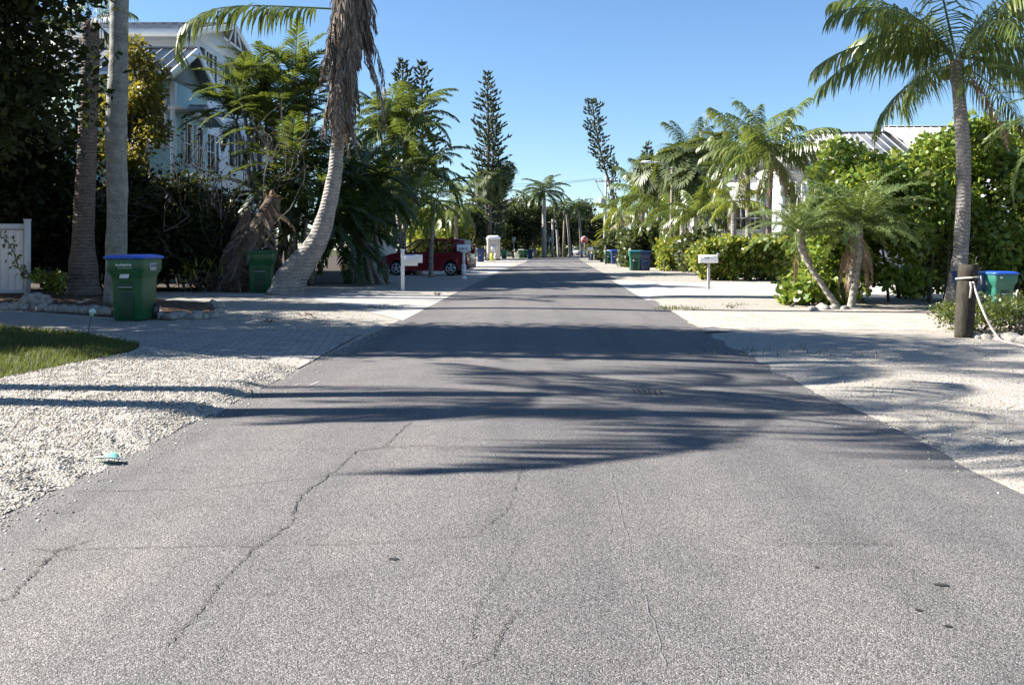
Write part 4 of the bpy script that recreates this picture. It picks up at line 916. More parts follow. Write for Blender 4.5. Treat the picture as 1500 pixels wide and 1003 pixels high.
def window(t, c, w, h, face='-y', shutters=True, mull=1, arched=False, shut='dark_shutter'):
    """c: centre on the wall plane; face: the way it looks"""
    rz = {'-y': 0, '+x': R(90), '-x': R(-90)}[face]; Mz = rot(0,0,rz); c = np.asarray(c, float)
    fr = MB(); f = .09
    for x, z, a, b in [(-w/2-f/2,0,f,h+2*f),(w/2+f/2,0,f,h+2*f),(0,h/2+f/2,w,f),(0,-h/2-f/2,w,f)]: fr.box((x,-.05,z), (a,.1,b))
    for i in range(1, mull+1): fr.box((-w/2+w*i/(mull+1),-.035,0), (.04,.05,h))
    fr.box((0,-.03,.02), (w,.04,.04)); m = MB().join(fr, Mz, c); o = m.build('window', M['white_paint'], t, world=True)
    gl = MB().join(MB().box((0,-.008,0), (w,.012,h)), Mz, c).build('glass', M['window_glass'], o, world=True)
    if shutters:
        for s in (-1, 1):
            sm_ = MB().box((s*(w/2+f+.24),-.03,0), (.42,.05,h+.1))
            for k in range(int(h/.14)): sm_.box((s*(w/2+f+.24),-.062,-h/2+.1+k*.14), (.34,.015,.09), rx=.35)
            MB().join(sm_, Mz, c).build('shutter', M[shut], t, world=True)
h = thing('beach_house', 'tall white and teal beach house with metal roofs behind the vines', 'house', (-16.5,38,0), 0, 'houses')
wall_box(MB(), -23, -13.1, 36.0, 44.0, 0, 10.0).build('wall', M['lap_white'], h, world=True)
MB().prism([(36.0,9.998),(44.0,9.998),(40,11.2)], -13.35, -13.12, axis='x').build('gable_wall', M['lap_white'], h, world=True)
gable_roof(-24, -12.5, 35.3, 44.7, 9.95, 11.35).build('roof', M['metal_roof'], h, world=True)
fs = MB().box((-18.2,35.26,9.82), (11.5,.06,.3)); 
for s, y in ((1,35.3),(-1,44.7)):
    L = math.hypot(4.7,1.4); fs.box((-12.46,(y+40)/2,(9.95+11.35)/2-.1), (.06,L,.26), rx=s*math.atan2(1.4,4.7))
fs.box((-12.47,40,10.35), (.05,3.2,.10)); fs.box((-12.47,40,10.75), (.05,.10,.8))
for s in (-1, 1): fs.box((-12.47,40+s*.7,10.6), (.05,.09,.9), rx=s*.7)
fs.build('fascia', M['white_paint'], h, world=True)
wall_box(MB(), -20, -12.35, 32.3, 35.99, 0, 7.5).build('wall', M['lap_teal'], h, world=True)
MB().prism([(31.6,7.35),(35.9,7.35),(33.6,8.62)], -12.6, -12.33, axis='x').build('gable_wall', M['gable_shade_tone'], h, world=True)  # shade on this gable is put into its grey-green colour
gable_roof(-21, -11.9, 31.0, 36.1, 7.42, 8.8).build('roof', M['metal_roof'], h, world=True)
fs = MB()
for s, y in ((1,31.0),(-1,36.1)):
    L = math.hypot(2.55,1.38); fs.box((-11.86,(y+33.55)/2,8.0), (.07,L,.28), rx=s*math.atan2(1.38,2.55))
fs.box((-16.4,30.96,7.3), (9.0,.06,.24)); fs.box((-12.31,32.26,3.7), (.18,.18,7.2)); fs.box((-12.2,34.2,6.35), (.5,4.2,.16)); fs.box((-16,32.24,5.0),(7.2,.05,.2)); fs.build('fascia', M['white_paint'], h, world=True)
gable_roof(-14, -11.7, 32.2, 36.0, 6.3, 6.7).build('porch_roof', M['metal_roof'], h, world=True)
wall_box(MB(), -20, -13.3, 44.01, 50, 0, 6.6).build('wall', M['white_siding'], h, world=True); gable_roof(-20.5, -12.6, 43.9, 50.5, 6.6, 7.6).build('roof', M['metal_roof'], h, world=True)
window(h, (-12.9,32.29,6.0), .55, 1.5, '-y', False); window(h, (-14.6,32.29,6.0), .55, 1.5, '-y', False); window(h, (-12.34,33.6,5.2), .7, 1.5, '+x', False); window(h, (-12.34,34.9,5.2), .6, 1.5, '+x', False)
window(h, (-13.09,38.2,9.0), .9, 1.3, '+x', True); window(h, (-13.09,41.5,9.0), .9, 1.3, '+x', True); window(h, (-13.09,42.2,5.9), 1.0, 1.5, '+x', True); window(h, (-13.29,46.5,5.6), 1.0, 1.4, '+x', False)
window(h, (-13.09,38.4,5.4), 1.0, 1.5, '+x', True); window(h, (-17.5,35.99,9.1), .9, 1.2, '-y', True)
h = thing('beach_house', 'white house with pale metal gables behind the right hedges', 'house', (19,48,0), 0, 'houses')
wall_box(MB(), 16.3, 20.4, 44.2, 51, 0, 5.7).build('wall', M['white_siding'], h, world=True); wall_box(MB(), 20.41, 29, 43.6, 52, 0, 6.2).build('wall', M['white_siding'], h, world=True)
MB().prism([(44.2,5.698),(51,5.698),(47.6,7.25)], 16.32, 16.6, axis='x').build('gable_wall', M['white_paint'], h, world=True)
MB().prism([(43.6,6.198),(52,6.198),(47.8,7.65)], 20.43, 20.6, axis='x').build('gable_wall', M['white_paint'], h, world=True)
gable_roof(16.0, 20.6, 43.7, 51.5, 5.55, 7.45).build('roof', M['metal_roof'], h, world=True); gable_roof(20.0, 29.6, 43.1, 52.5, 6.05, 7.8).build('roof', M['metal_roof'], h, world=True)
wall_box(MB(), 14.0, 16.29, 46.5, 51.5, 0, 5.6).build('wall', M['white_siding'], h, world=True); gable_roof(13.5, 15.99, 45.4, 52, 5.5, 6.9).build('roof', M['metal_roof'], h, world=True)
wall_box(MB(), 11.0, 13.99, 49, 56, 0, 5.0).build('wall', M['white_siding'], h, world=True); gable_roof(10.6, 13.4, 48.5, 56.5, 5.0, 6.2).build('roof', M['metal_roof'], h, world=True)
pc = MB()
for x, y in ((13.7,45.0),(14.9,45.0),(16.1,44.9)): pc.box((x,y,2.55), (.2,.2,5.1)); 
pc.box((14.9,45.0,5.05), (2.9,.24,.22)); pc.box((14.9,45.3,3.2), (2.6,.06,.08)); pc.box((14.9,45.3,2.4), (2.6,.06,.08))
for i in range(14): pc.box((13.8+i*.17,45.3,2.8), (.03,.03,.8))
pc.build('porch_posts', M['white_paint'], h, world=True); wall_box(MB(), 13.5, 16.2, 45.2, 46.49, 2.0, 2.25).build('porch_deck', M['white_paint'], h, world=True)
for x in (14.5, 15.5): window(h, (x,46.49,4.0), .6, 1.4, '-y', False)
for x in (11.6, 12.6, 13.4): window(h, (x,48.99,2.9), .55, 1.2, '-y', False)
window(h, (16.29,45.4,4.2), .6, 1.2, '-x', False); window(h, (10.99,51,2.9), .8, 1.3, '-x', False); window(h, (18.3,44.19,4.4), .9, 1.2, '-y', False)
h = thing('apartment_house', 'pale grey flat-roofed building rising over the far left trees', 'house', (0,135,0), 0, 'houses')
wall_box(MB(), -2.6, 1.0, 132, 140, 0, 8.3).build('wall', M['house_grey'], h, world=True); wall_box(MB(), 1.01, 2.2, 134, 140, 0, 7.4).build('wall', M['white_paint'], h, world=True)
wall_box(MB(), -2.8, 1.2, 131.8, 140.2, 8.301, 8.6).build('roof', M['house_grey'], h, world=True)
for x in (-1.8, -.4): window(h, (x,131.99,6.8), .8, 1.2, '-y', False); window(h, (x,131.99,3.6), .8, 1.2, '-y', False)
t = thing('white_wall', 'low white wall glimpsed between dark palms left of the long mailbox', 'wall', (-6.6,45,0))
wall_box(MB(), -8.2, -5.9, 44.9, 45.1, 0, 1.6).build('panel', M['white_paint'], t, world=True); wall_box(MB(), -8.3, -5.8, 44.85, 45.15, 1.601, 1.68).build('coping', M['white_paint'], t, world=True)
t = thing('picket_fence', 'pale fence strip beyond the far left bins', 'fence', (1.4,128,0)); pk = MB()
for i in range(16): pk.box((.2+i*.2-.0,127.9,.75), (.15,.03,1.5))
pk.build('pickets', M['white_paint'], t, world=True); MB().box((1.7,127.95,1.2), (3.3,.05,.1)).build('rail', M['white_paint'], t, world=True)

# ================================================================ TREES AND PLANTS
RG = np.random.default_rng
GPALM = 'palms along the street'
# right: tall coconut palm beside the roped post
d = 17.6
sp = [(R(183),.75,1.0),(R(187),.15,1.05),(R(222),-.2,.8),(R(200),.45,.85),(R(150),.45,1),(R(120),.75,1),(R(165),1.05,1),(R(240),1.05,1),(R(290),.75,1),(R(330),.15,1.05),(R(350),.45,1.0),(R(20),.15,1),(R(310),-.2,.8),(R(60),.45,1),(R(90),.15,1),(R(265),.45,.95),(R(10),1.05,1),(R(330),1.35,1),(R(80),1.05,1),(R(212),.75,1.0),(R(255),-.2,.6),(R(130),-.2,.8),(R(30),-.2,.9)]
palm('coconut_palm', 'tall coconut palm with pale straight trunk beside the roped post', [W(1396,455,d), W(1407,370,d), W(1412,250,d), W(1404,130,d), W(1400,88,d)], [.21,.145,.135,.12,.14], 'coconut', 'coconut_leaf', 22, .92, 5, near=True, spec=sp, nuts=6, group=GPALM, dead=1, barkmat='coconut_bark')
# left: leaning palm with petticoat
d = 23.9
pts = [W(419,436,d), W(427,408,d), W(449,377,d), W(466,351,d), W(480,307,d), W(489,263,d), W(493,230,d), W(500,120,d), W(508,10,d), W(514,-75,d)]
sp = [(R(205),.45,1.2),(R(160),.75,1.3),(R(120),.45,1.2),(R(60),.75,1.2),(R(330),1.05,1.1),(R(200),1.05,1.2),(R(20),1.05,1.2),(R(100),1.05,1.2),(R(300),1.05,1.2),(R(140),.45,1.1),(R(80),.75,1.1)]
lp = palm('leaning_palm', 'leaning palm with swollen base and shaggy skirt of dead fronds', pts, [.54,.42,.34,.285,.225,.2,.19,.19,.19,.19], 'coconut', 'coconut_leaf', 18, 1.0, 8, 'pale_palm_bark', near=True, spec=sp, group=GPALM, trunk_n=16)
r = RG(3); base = np.array(lp.location)
SK = [frond(3.0, -1.42, .15, 50, .8, .042, 2.0, 200+i, fold=0, ragged=.5, ang=(42,15), pet=.05) for i in range(3)]
skm = [m.data('dead_frond', M['dead_frond']) for m in SK]
for i in range(96):
    z = r.random(); p = np.array([np.interp(z, [0,.5,1], [W(495,150,d)[0], W(508,0,d)[0], W(514,-70,d)[0]]), d, np.interp(z, [0,.5,1], [W(0,150,d)[2], W(0,0,d)[2], W(0,-70,d)[2]])])-base
    az = i*2.4+r.normal(0,.3); ob = bpy.data.objects.new('dead_frond', skm[i % 3]); COL.objects.link(ob); ob.parent = lp
    ob.location = [float(v) for v in p+np.array([math.cos(az)*.26, math.sin(az)*.26, 0])]; ob.rotation_euler = (r.normal(0,.06), r.uniform(-.12,.12), az); s = r.uniform(.5,.85)*(.6+.45*z); ob.scale = (s, s*r.uniform(.7,1.1), s)
MB().join(frond(5.2, .04, 2.5, 70, 1.05, .028, 1.6, 77, fold=0, prof=(.6,1,.6), ex=4.5), rot(0,0,R(182)), W(503,14,d)-base).build('frond', M['coconut_leaf'], lp)
MB().tube([W(497,195,d)-base, W(500,150,d)-base, W(506,60,d)-base, W(511,-30,d)-base], [.22,.29,.34,.32], 14, rough=.14, rng=r).build('skirt_core', M['fibre_bark'], lp)
for az, s, px, py in [(R(-15),.85,525,60),(R(10),.7,533,90),(R(30),.8,530,30)]:
    frond_obj('dead_frond', 'dead', -1.0, 'dead_frond', lp, W(px,py,d)-base, az, s, 0)
# left trunks behind the bin
d = 19.5
palm('royal_palm', 'smooth grey royal palm trunk rising straight behind the large bin', [W(168,440,d), W(170,380,d), W(172,280,d), W(170,190,d), W(174,80,d), W(175,-160,d), W(176,-580,d)], [.24,.215,.215,.225,.2,.18,.15], 'royal', 'deep_palm_leaf', 14, 1.25, 21, 'royal_bark', GPALM, True, shaft=.9, trunk_n=18)
d = 23.5
palm('rough_palm', 'rough brown palm trunk flaring at its base left of the royal palm', [W(123,418,d), W(122,395,d), W(122,340,d), W(127,230,d), W(132,100,d), W(133,30,d)], [.46,.36,.27,.25,.22,.2], 'coconut', 'deep_palm_leaf', 9, .5, 23, 'dark_palm_bark', GPALM, True, trunk_n=16)
# dark trees at the left edge
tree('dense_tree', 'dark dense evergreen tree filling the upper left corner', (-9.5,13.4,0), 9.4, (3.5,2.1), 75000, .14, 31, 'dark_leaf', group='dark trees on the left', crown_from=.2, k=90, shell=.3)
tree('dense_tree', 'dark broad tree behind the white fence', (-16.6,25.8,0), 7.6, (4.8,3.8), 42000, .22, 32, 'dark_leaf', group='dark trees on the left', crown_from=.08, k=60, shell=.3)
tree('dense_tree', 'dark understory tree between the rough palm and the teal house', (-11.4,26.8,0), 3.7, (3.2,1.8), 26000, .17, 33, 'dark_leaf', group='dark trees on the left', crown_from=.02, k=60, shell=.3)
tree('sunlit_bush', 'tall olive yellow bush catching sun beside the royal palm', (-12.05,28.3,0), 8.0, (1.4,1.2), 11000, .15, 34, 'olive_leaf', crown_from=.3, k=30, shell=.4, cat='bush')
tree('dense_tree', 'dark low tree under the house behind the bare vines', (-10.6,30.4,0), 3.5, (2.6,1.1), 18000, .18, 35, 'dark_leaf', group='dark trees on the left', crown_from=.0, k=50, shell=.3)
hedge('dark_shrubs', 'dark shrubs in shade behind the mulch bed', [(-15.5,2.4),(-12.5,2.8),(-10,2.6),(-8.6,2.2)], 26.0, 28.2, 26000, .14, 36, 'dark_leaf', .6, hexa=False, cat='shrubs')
# small sunlit weed by the fence and vine on it
tree('young_shrub', 'small sunlit shrub growing at the foot of the fence post', G(75,436), .85, (.55,.3), 900, .09, 37, 'hedge_leaf', crown_from=.05, k=14, tr=.012, cat='shrub', zmin=.05, shell=.2)
r = RG(8); vm = MB(); P = []
Vp = [W(0,345,23.3), W(12,355,23.3), W(22,375,23.3), W(28,395,23.3), W(40,402,23.2), W(55,412,23.1)]
vm.join(trunk_mb(Vp, [.012]*6, 5, 0, 1)); rs = resample(Vp, 130); P = rs+r.normal(0, .07, rs.shape); t = thing('vine', 'thin leafy vine hanging down the white fence', 'vine', Vp[0]*np.array([1,1,0]))
vm.build('stem', M['bare_twig'], t, world=True); leaves(P, .11, r).build('foliage', M['olive_leaf'], t, world=True)
# bare vines
t = thing('bare_vines', 'tangle of leafless grey vines climbing before the teal house', 'vines', W(300,420,27.5)*np.array([1,1,0])); r = RG(17); vm = MB(); tips = []
def grow(p, dr, L, rad, depth):
    n = 6; Q = [p]; dd = dr.copy()
    for k in range(n): dd = dd+r.normal(0, .16, 3); dd[2] += .03; dd /= np.linalg.norm(dd); Q.append(Q[-1]+dd*L/n)
    vm.tube(Q, np.linspace(rad, rad*.55, n+1), 4, cap=False)
    if depth == 0: tips.append(Q[-1]); return
    for k in range(r.integers(2, 5)):
        i = r.integers(2, n+1); e = dd+r.normal(0, .65, 3); e /= np.linalg.norm(e); grow(Q[i], e, L*r.uniform(.45,.75), rad*.6, depth-1)
for px, dx in [(248,-.05),(262,.0),(280,.1),(292,-.1),(300,.15),(312,.1),(322,.3),(335,.25),(270,-.2),(345,.2),(305,.15),(316,.25),(326,.1),(287,.12)]:
    b = W(px,415,27.5+r.normal(0,.5)); b[2] = 0; grow(b, nrm(np.array([dx, r.normal(0,.1), 1.])), r.uniform(2.5,3.5), .032, 3)
vm.build('stems', M['bare_twig'], t, world=True)
P = np.array(tips); P = P[P[:,2] > 1.2]; P = np.repeat(P, 2, 0)+r.normal(0,.12,(len(P)*2,3)); leaves(P, .12, r).build('foliage', M['dark_leaf'], t, world=True)
# dead palm stump with its brown debris
t = thing('palm_stump', 'broken brown palm stump with shredded fibre and dead fronds', 'stump', W(345,428,25.5)*np.array([1,1,0])); d = 25.5; r = RG(19)
trunk_mb([W(345,430,d)*np.array([1,1,0]), W(352,395,d), W(372,350,d), W(392,312,d), W(403,288,d)], [.42,.36,.31,.26,.16], 12, .16, 3).build('trunk', M['fibre_bark'], t, world=True)
trunk_mb([W(325,428,d+.4)*np.array([1,1,0]), W(335,385,d+.4), W(352,345,d+.4), W(362,308,d+.4)], [.34,.28,.22,.10], 10, .18, 4).build('trunk', M['fibre_bark'], t, world=True)
db = MB()
for i in range(46):
    u = r.random(); p = W(330+70*u, 415-118*u**.9, d-.15+r.normal(0,.2)); az = r.random()*6.28; db.join(fam('dead', i % 2)[[5,6,7][i % 3]], rot(r.normal(0,.4),0,az), p, r.uniform(.22,.42))
db.build('dead_fronds', M['dead_frond'], t, world=True)
db = MB()
for i in range(60):
    p = W(270+110*r.random(), 424, d-.3+r.normal(0,.25)); p[2] = r.uniform(.0,.65)*math.exp(-((p[0]+8.1)/1.1)**2)+.02; az = r.random()*6.28; L = r.uniform(.4,1.0)
    db.tube([p, p+np.array([math.cos(az)*L*.5, math.sin(az)*L*.3, r.uniform(.05,.35)]), p+np.array([math.cos(az)*L, math.sin(az)*L*.5, r.uniform(-.1,.2)-p[2]*.5])], [.014,.012,.006], 4)
db.build('roots', M['fibre_bark'], t, world=True)
hd = MB(); c = W(400,290,d)
for i in range(40):
    az = r.random()*6.28; L = r.uniform(.25,.6); q = c+r.normal(0,.1,3); e = q+np.array([math.cos(az)*L*.4, math.sin(az)*L*.4, -L*r.uniform(-.4,1)]); w = np.array([-math.sin(az), math.cos(az), 0])*.03
    hd.grid(np.stack([np.stack([q-w*.4,(q+e)/2-w,e-w*.2]), np.stack([q+w*.4,(q+e)/2+w,e+w*.2])]))
hd.build('torn_fibre', M['tan_frond'], t, world=True)
t = thing('bromeliad', 'spiky green bromeliad growing at the foot of the stump', 'plant', W(292,426,25.6)*np.array([1,1,0])); r = RG(23); lm = MB()
for i in range(46):
    b = W(268+60*r.random(), 400, 25.6+r.normal(0,.2)); b[2] = r.uniform(.1,.75); az = r.random()*6.28; L = r.uniform(.45,.9); e = np.array([math.cos(az), math.sin(az)*.7, 0]); s = np.linspace(0,1,6)[:,None]
    Pc = b+e*L*.7*s+np.array([0,0,1])*(L*1.1*s-L*.8*s**2); w = np.array([-math.sin(az), math.cos(az), 0])*.035*(1.05-s); lm.grid(np.stack([Pc-w, Pc+w]))
lm.build('leaves', M['lime_palm_leaf'], t, world=True)
lm = MB()
for i in range(70):
    b = W(262+75*r.random(), 400, 25.6+r.normal(0,.3)); b[2] = r.uniform(.0,.6); az = r.random()*6.28; L = r.uniform(.4,.8); e = np.array([math.cos(az), math.sin(az)*.7, 0]); s = np.linspace(0,1,5)[:,None]
    Pc = b+e*L*.6*s+np.array([0,0,1])*(L*.5*s-L*1.0*s**2); Pc[:,2] = np.maximum(Pc[:,2], .02); w = np.array([-math.sin(az), math.cos(az), 0])*.025*(1.05-s); lm.grid(np.stack([Pc-w, Pc+w]))
lm.build('dry_leaves', M['dead_frond'], t, world=True)
# areca palm clump before the house
def clump(name, label, heads, d, kind, mat, n, scale, seed, bx, barkmat='grey_palm_bark', emax=1.3, emin=-.1, group='palm clumps on the left', rad=.07, cat='palm clump', deads=0):
    r = RG(seed); b = W(bx,400,d); b[2] = 0; t = thing(name, label, cat, b, 0, group)
    for i, (px, py, dd) in enumerate(heads):
        top = W(px,py,d+dd)-b; s = np.array([r.normal(0,.35), r.normal(0,.35), 0]); 
        trunk_mb([s, (s+top)*.5+np.array([r.normal(0,.1),0,-.1]), top], [rad*1.2, rad, rad*.8], 8, .04, i).build('stem', M[barkmat], t, smooth=True)
        crown_mesh(kind, crown_spec(n, seed+i, emax, emin), scale, i).build('crown', M[mat], t, loc=top)
        if deads:
            dm = MB()
            for k in range(deads): dm.join(fam('dead', k % 2)[7], rot(0,0,k*2.2+i), (0,0,-.1), scale*r.uniform(.6,.8))
            dm.build('dead_fronds', M['tan_frond'], t, loc=top)
    return t
clump('areca_clump', 'tall feathery areca palm clump against the house and sky', [(352,135,0),(388,118,.6),(432,112,0),(456,140,.5),(412,160,-.6),(375,170,.4),(440,175,.8),(398,195,-.3),(345,175,1)], 31, 'areca', 'areca_leaf', 15, .66, 51, 415, emax=1.4, emin=.0, deads=1)
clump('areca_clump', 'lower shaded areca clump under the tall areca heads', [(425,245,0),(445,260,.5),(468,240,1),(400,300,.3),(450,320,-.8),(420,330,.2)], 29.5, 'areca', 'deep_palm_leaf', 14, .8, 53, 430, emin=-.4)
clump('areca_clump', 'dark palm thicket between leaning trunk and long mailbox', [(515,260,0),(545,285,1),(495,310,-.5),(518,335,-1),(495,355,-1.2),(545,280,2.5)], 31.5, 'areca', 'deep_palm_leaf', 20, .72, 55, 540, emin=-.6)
clump('areca_clump', 'arching green palms rising behind the leaning palm skirt', [(590,205,0),(556,190,2),(620,250,-1),(570,165,3),(605,170,2)], 43, 'royal', 'areca_leaf', 18, .95, 57, 585, emin=-.5)
palm('small_palm', 'lime green small palm with thin trunk standing by the red car', [W(631,405,38.5), W(632,360,38.5), W(635,296,38.5)], [.11,.09,.09], 'royal', 'lime_palm_leaf', 16, .66, 61, 'grey_palm_bark', GPALM, True, emax=1.3, emin=-.6)
palm('small_palm', 'drooping green palm behind the red car roof', [W(590,400,44), W(592,330,44), W(595,285,44)], [.13,.11,.1], 'royal', 'coconut_leaf', 15, .85, 62, 'white_bark', GPALM, False)
palm('small_palm', 'grey green palm head left of the bottle-shaped pine', [W(668,392,58), W(668,340,58), W(668,300,58)], [.15,.13,.12], 'royal', 'coconut_leaf', 16, .95, 63, 'grey_palm_bark', GPALM, False, emin=-.8)
palm('fan_palm', 'tall grey fan palm with double trunk before the straight pine', [W(717,380,97), W(717,330,97), W(720,268,97)], [.3,.25,.23], 'fan', 'fan_palm_leaf', 32, 1.2, 64, 'dark_palm_bark', GPALM, False, emax=1.4, emin=-1.2)
palm('fan_palm', 'slimmer fan palm leaning against the taller grey one', [W(725,380,99), W(724,330,99), W(734,250,99)], [.22,.18,.16], 'fan', 'fan_palm_leaf', 20, 1.0, 65, 'pale_pole', GPALM, False, emax=1.4, emin=-.8)
# mid left masses
GT = 'trees along the street'
for i, (px, d, h, rad, mat, lab) in enumerate([
    (560,52,7.4,3.2,'tree_leaf','round green tree behind the palm thicket'), (650,95,5.5,3.0,'tree_leaf','dark green tree behind the red car tail'), (684,99,6.5,3.2,'tree_leaf','dark tree left of the fan palm trunks'),
    (635,60,4.1,2.8,'hedge_leaf','yellow green bush behind the red car cabin'), (752,117,5.5,3.2,'dark_leaf','dark low tree right of the portable toilet'), (738,119,7.6,3.0,'tree_leaf','tree in front of the pale grey building'),
    (768,123,9.1,4.2,'tree_leaf','leafy tree left of the royal palm'), (702,108,8.6,4.2,'tree_leaf','broad tree behind the fan palms'), (785,134,7.9,4.5,'dark_leaf','dark tree behind the royal palm trunk'),
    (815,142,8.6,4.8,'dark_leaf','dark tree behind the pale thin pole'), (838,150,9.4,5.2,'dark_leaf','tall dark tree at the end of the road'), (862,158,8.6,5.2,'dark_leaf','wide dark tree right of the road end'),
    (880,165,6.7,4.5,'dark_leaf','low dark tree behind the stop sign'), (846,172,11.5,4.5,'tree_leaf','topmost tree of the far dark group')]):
    b = W(px,400,d); b[2] = 0; tree('street_tree', lab, b, h, rad, int(6000*(1 if d > 90 else 1.4)), .30 if d < 90 else .42, 100+i, mat, group=GT, crown_from=.06, k=30, shell=.35)
for i, (px, py, d, w, h, lab) in enumerate([(786,376,129,2.2,1.6,'low bush on the far left corner by the sign back'), (800,376,131,2.0,1.7,'low bush behind the sign back'), (818,376,133,2.4,1.5,'low bush under the thin pole'), (769,376,126,1.6,1.9,'low bush by the pale fence strip')]):
    b = W(px,400,d); b[2] = 0; tree('low_bush', lab, b, h, w, 900, .3, 130+i, 'hedge_leaf', group='bushes at the far corner', crown_from=0, k=14, cat='bush', zmin=.1)
d = 119
palm('royal_palm', 'distant royal palm with pale trunk on the left corner', [W(797,376,d), W(797,340,d), W(797,308,d), W(797,290,d)], [.36,.30,.27,.2], 'royal', 'deep_palm_leaf', 28, 1.25, 66, 'white_bark', GPALM, False, emax=1.3, emin=-.5, shaft=1.0)
d = 127
for px, py, s, lab in [(829,300,.95,'distant palm head above the brown wooden pole'), (846,298,.9,'distant palm beside the brown pole, over dark trees'), (812,300,.7,'small palm head just right of the royal palm')]:
    palm('distant_palm', lab, [W(px+6,376,d), W(px+4,340,d), W(px,py+6,d)], [.2,.17,.15], 'royal', 'deep_palm_leaf', 14, s, px, 'white_bark', GPALM, False)
# conifers
d = 98
norfolk('norfolk_pine', 'tall straight norfolk pine left of the road', [W(714,378,d), W(714,300,d), W(715,200,d), W(714,111,d)], .28, .10, 2.5, 36, 71, 'norfolk pines', .9, tuft=.55, skip=.06)
norfolk('norfolk_pine', 'second thinner stem of norfolk pine close behind the straight one', [W(722,378,99), W(723,300,99), W(722,200,99), W(721,150,99)], .2, .15, 1.5, 26, 72, 'norfolk pines', tuft=.5)
d = 85
norfolk('norfolk_pine', 'norfolk pine tip left of its twin above arching palms', [W(592,378,d), W(591,250,d), W(590,94,d)], .26, .3, 1.7, 30, 73, 'norfolk pines', .8, skip=.12)
norfolk('norfolk_pine', 'norfolk pine tip right of its twin above arching palms', [W(620,378,d), W(619,250,d), W(618,97,d)], .26, .3, 1.7, 30, 74, 'norfolk pines', .8, skip=.12)
d = 104
norfolk('norfolk_pine', 'leaning norfolk pine with one-sided crown right of the road', [W(908,378,d), W(905,325,d), W(897,283,d), W(884,240,d), W(874,195,d), W(867,148,d)], .26, .55, 1.15, 24, 75, 'norfolk pines', .4, tuft=.45, skip=.2)
t = thing('norfolk_sprout', 'young side shoots along the lower bent pine trunk', 'pine shoot', W(899,378,103)*np.array([1,1,0])); r = RG(5); mb = MB()
mb.tube([W(902,378,103)*np.array([1,1,0]), W(899,300,103), W(898,262,103), W(900,232,103)], [.1,.08,.06,.03], 6)
for i in range(170):
    u = r.random(); py = 335-102*u; p = W(np.interp(py, [232,262,300,335],[900,898,899,901])+r.normal(0,5 if py > 262 else 2.5), py, 103+r.normal(0,.4)); dr = nrm(np.array([r.normal(0,.5), r.normal(0,.5), .8])); l = r.uniform(.3,.6); mb.tube([p, p+dr*l*.4, p+dr*l], [.04,.10,.02], 4, cap=False)
mb.build('crown', M['pine_needle'], t, world=True)
norfolk('norfolk_pine', 'small distant norfolk pine tip beside the street lamp head', [W(948,380,88), W(948,300,88), W(948,214,88)], .1, .55, .5, 14, 76, 'norfolk pines', 1, skip=.3, tuft=.4)
# right palms
GR = 'palms along the street'
for i, (px, py, bx, d, kind, mat, n, s, bm, dead, lab) in enumerate([
    (1000,238,1000,52,'fan','fan_palm_leaf',40,1.0,'grey_palm_bark',5,'cabbage palm with thick trunk just right of the lamp pole'),
    (962,246,968,60,'fan','fan_palm_leaf',36,.95,'grey_palm_bark',4,'cabbage palm head behind the street lamp arm'),
    (1040,222,1036,58,'fan','fan_palm_leaf',38,1.05,'grey_palm_bark',2,'tall cabbage palm head left of the coconut pair'),
    (1018,262,1020,50,'fan','fan_palm_leaf',30,.85,'pale_pole',2,'shorter cabbage palm head before the tall ones'),
    (1094,208,1097,44,'coconut','coconut_leaf',17,.95,'coconut_bark',2,'coconut palm with pale trunk and yellowed lower fronds'),
    (1130,222,1124,42,'coconut','coconut_leaf',22,1.1,'dark_palm_bark',3,'coconut palm with dark shaggy trunk before the white house'),
    (1075,290,1074,43,'coconut','lime_palm_leaf',15,.62,'coconut_bark',2,'short coconut palm with drooping pale fronds below the pair'),
    (945,282,935,66,'coconut','coconut_leaf',22,1.05,'white_bark',3,'drooping coconut palm arching toward the road'),
    (985,300,988,56,'coconut','coconut_leaf',22,.95,'coconut_bark',3,'green coconut palm low behind the lamp pole'),
    (1025,310,1023,47,'coconut','coconut_leaf',20,.75,'white_bark',2,'pale small coconut palm behind the low hedge'),
    (908,305,922,74,'coconut','lime_palm_leaf',16,.8,'white_bark',2,'thin trunk palm leaning over the kerbside bins'),
    (930,318,930,76,'coconut','golden_palm_leaf',14,.75,'white_bark',1,'golden palm behind the kerbside bins'),
    (962,335,962,62,'fan','fan_palm_leaf',22,.7,'grey_palm_bark',2,'low cabbage palm over the far hedge'),
    (1062,245,1060,55,'coconut','coconut_leaf',22,1.0,'coconut_bark',2,'coconut palm between the cabbage palms and the coconut pair'),
    (1010,215,1008,64,'coconut','deep_palm_leaf',22,1.0,'grey_palm_bark',2,'dark green coconut palm rising behind the cabbage palms'),
    (975,270,978,66,'coconut','coconut_leaf',22,1.05,'coconut_bark',3,'coconut palm behind the street lamp pole')]):
    palm('cabbage_palm' if kind == 'fan' else 'feather_palm' if kind == 'areca' else 'coconut_palm', lab, [W(bx,400,d)*np.array([1,1,0]), W((bx+px)/2,(py+390)/2,d), W(px,py+6,d)], [.19,.16,.15] if kind == 'fan' else [.17,.13,.12], 'fullcoco' if kind == 'coconut' else kind, mat, n, s, 300+i, bm, GR, False, emax=1.4, emin=-1.0 if kind == 'fan' else -.45, dead=dead)
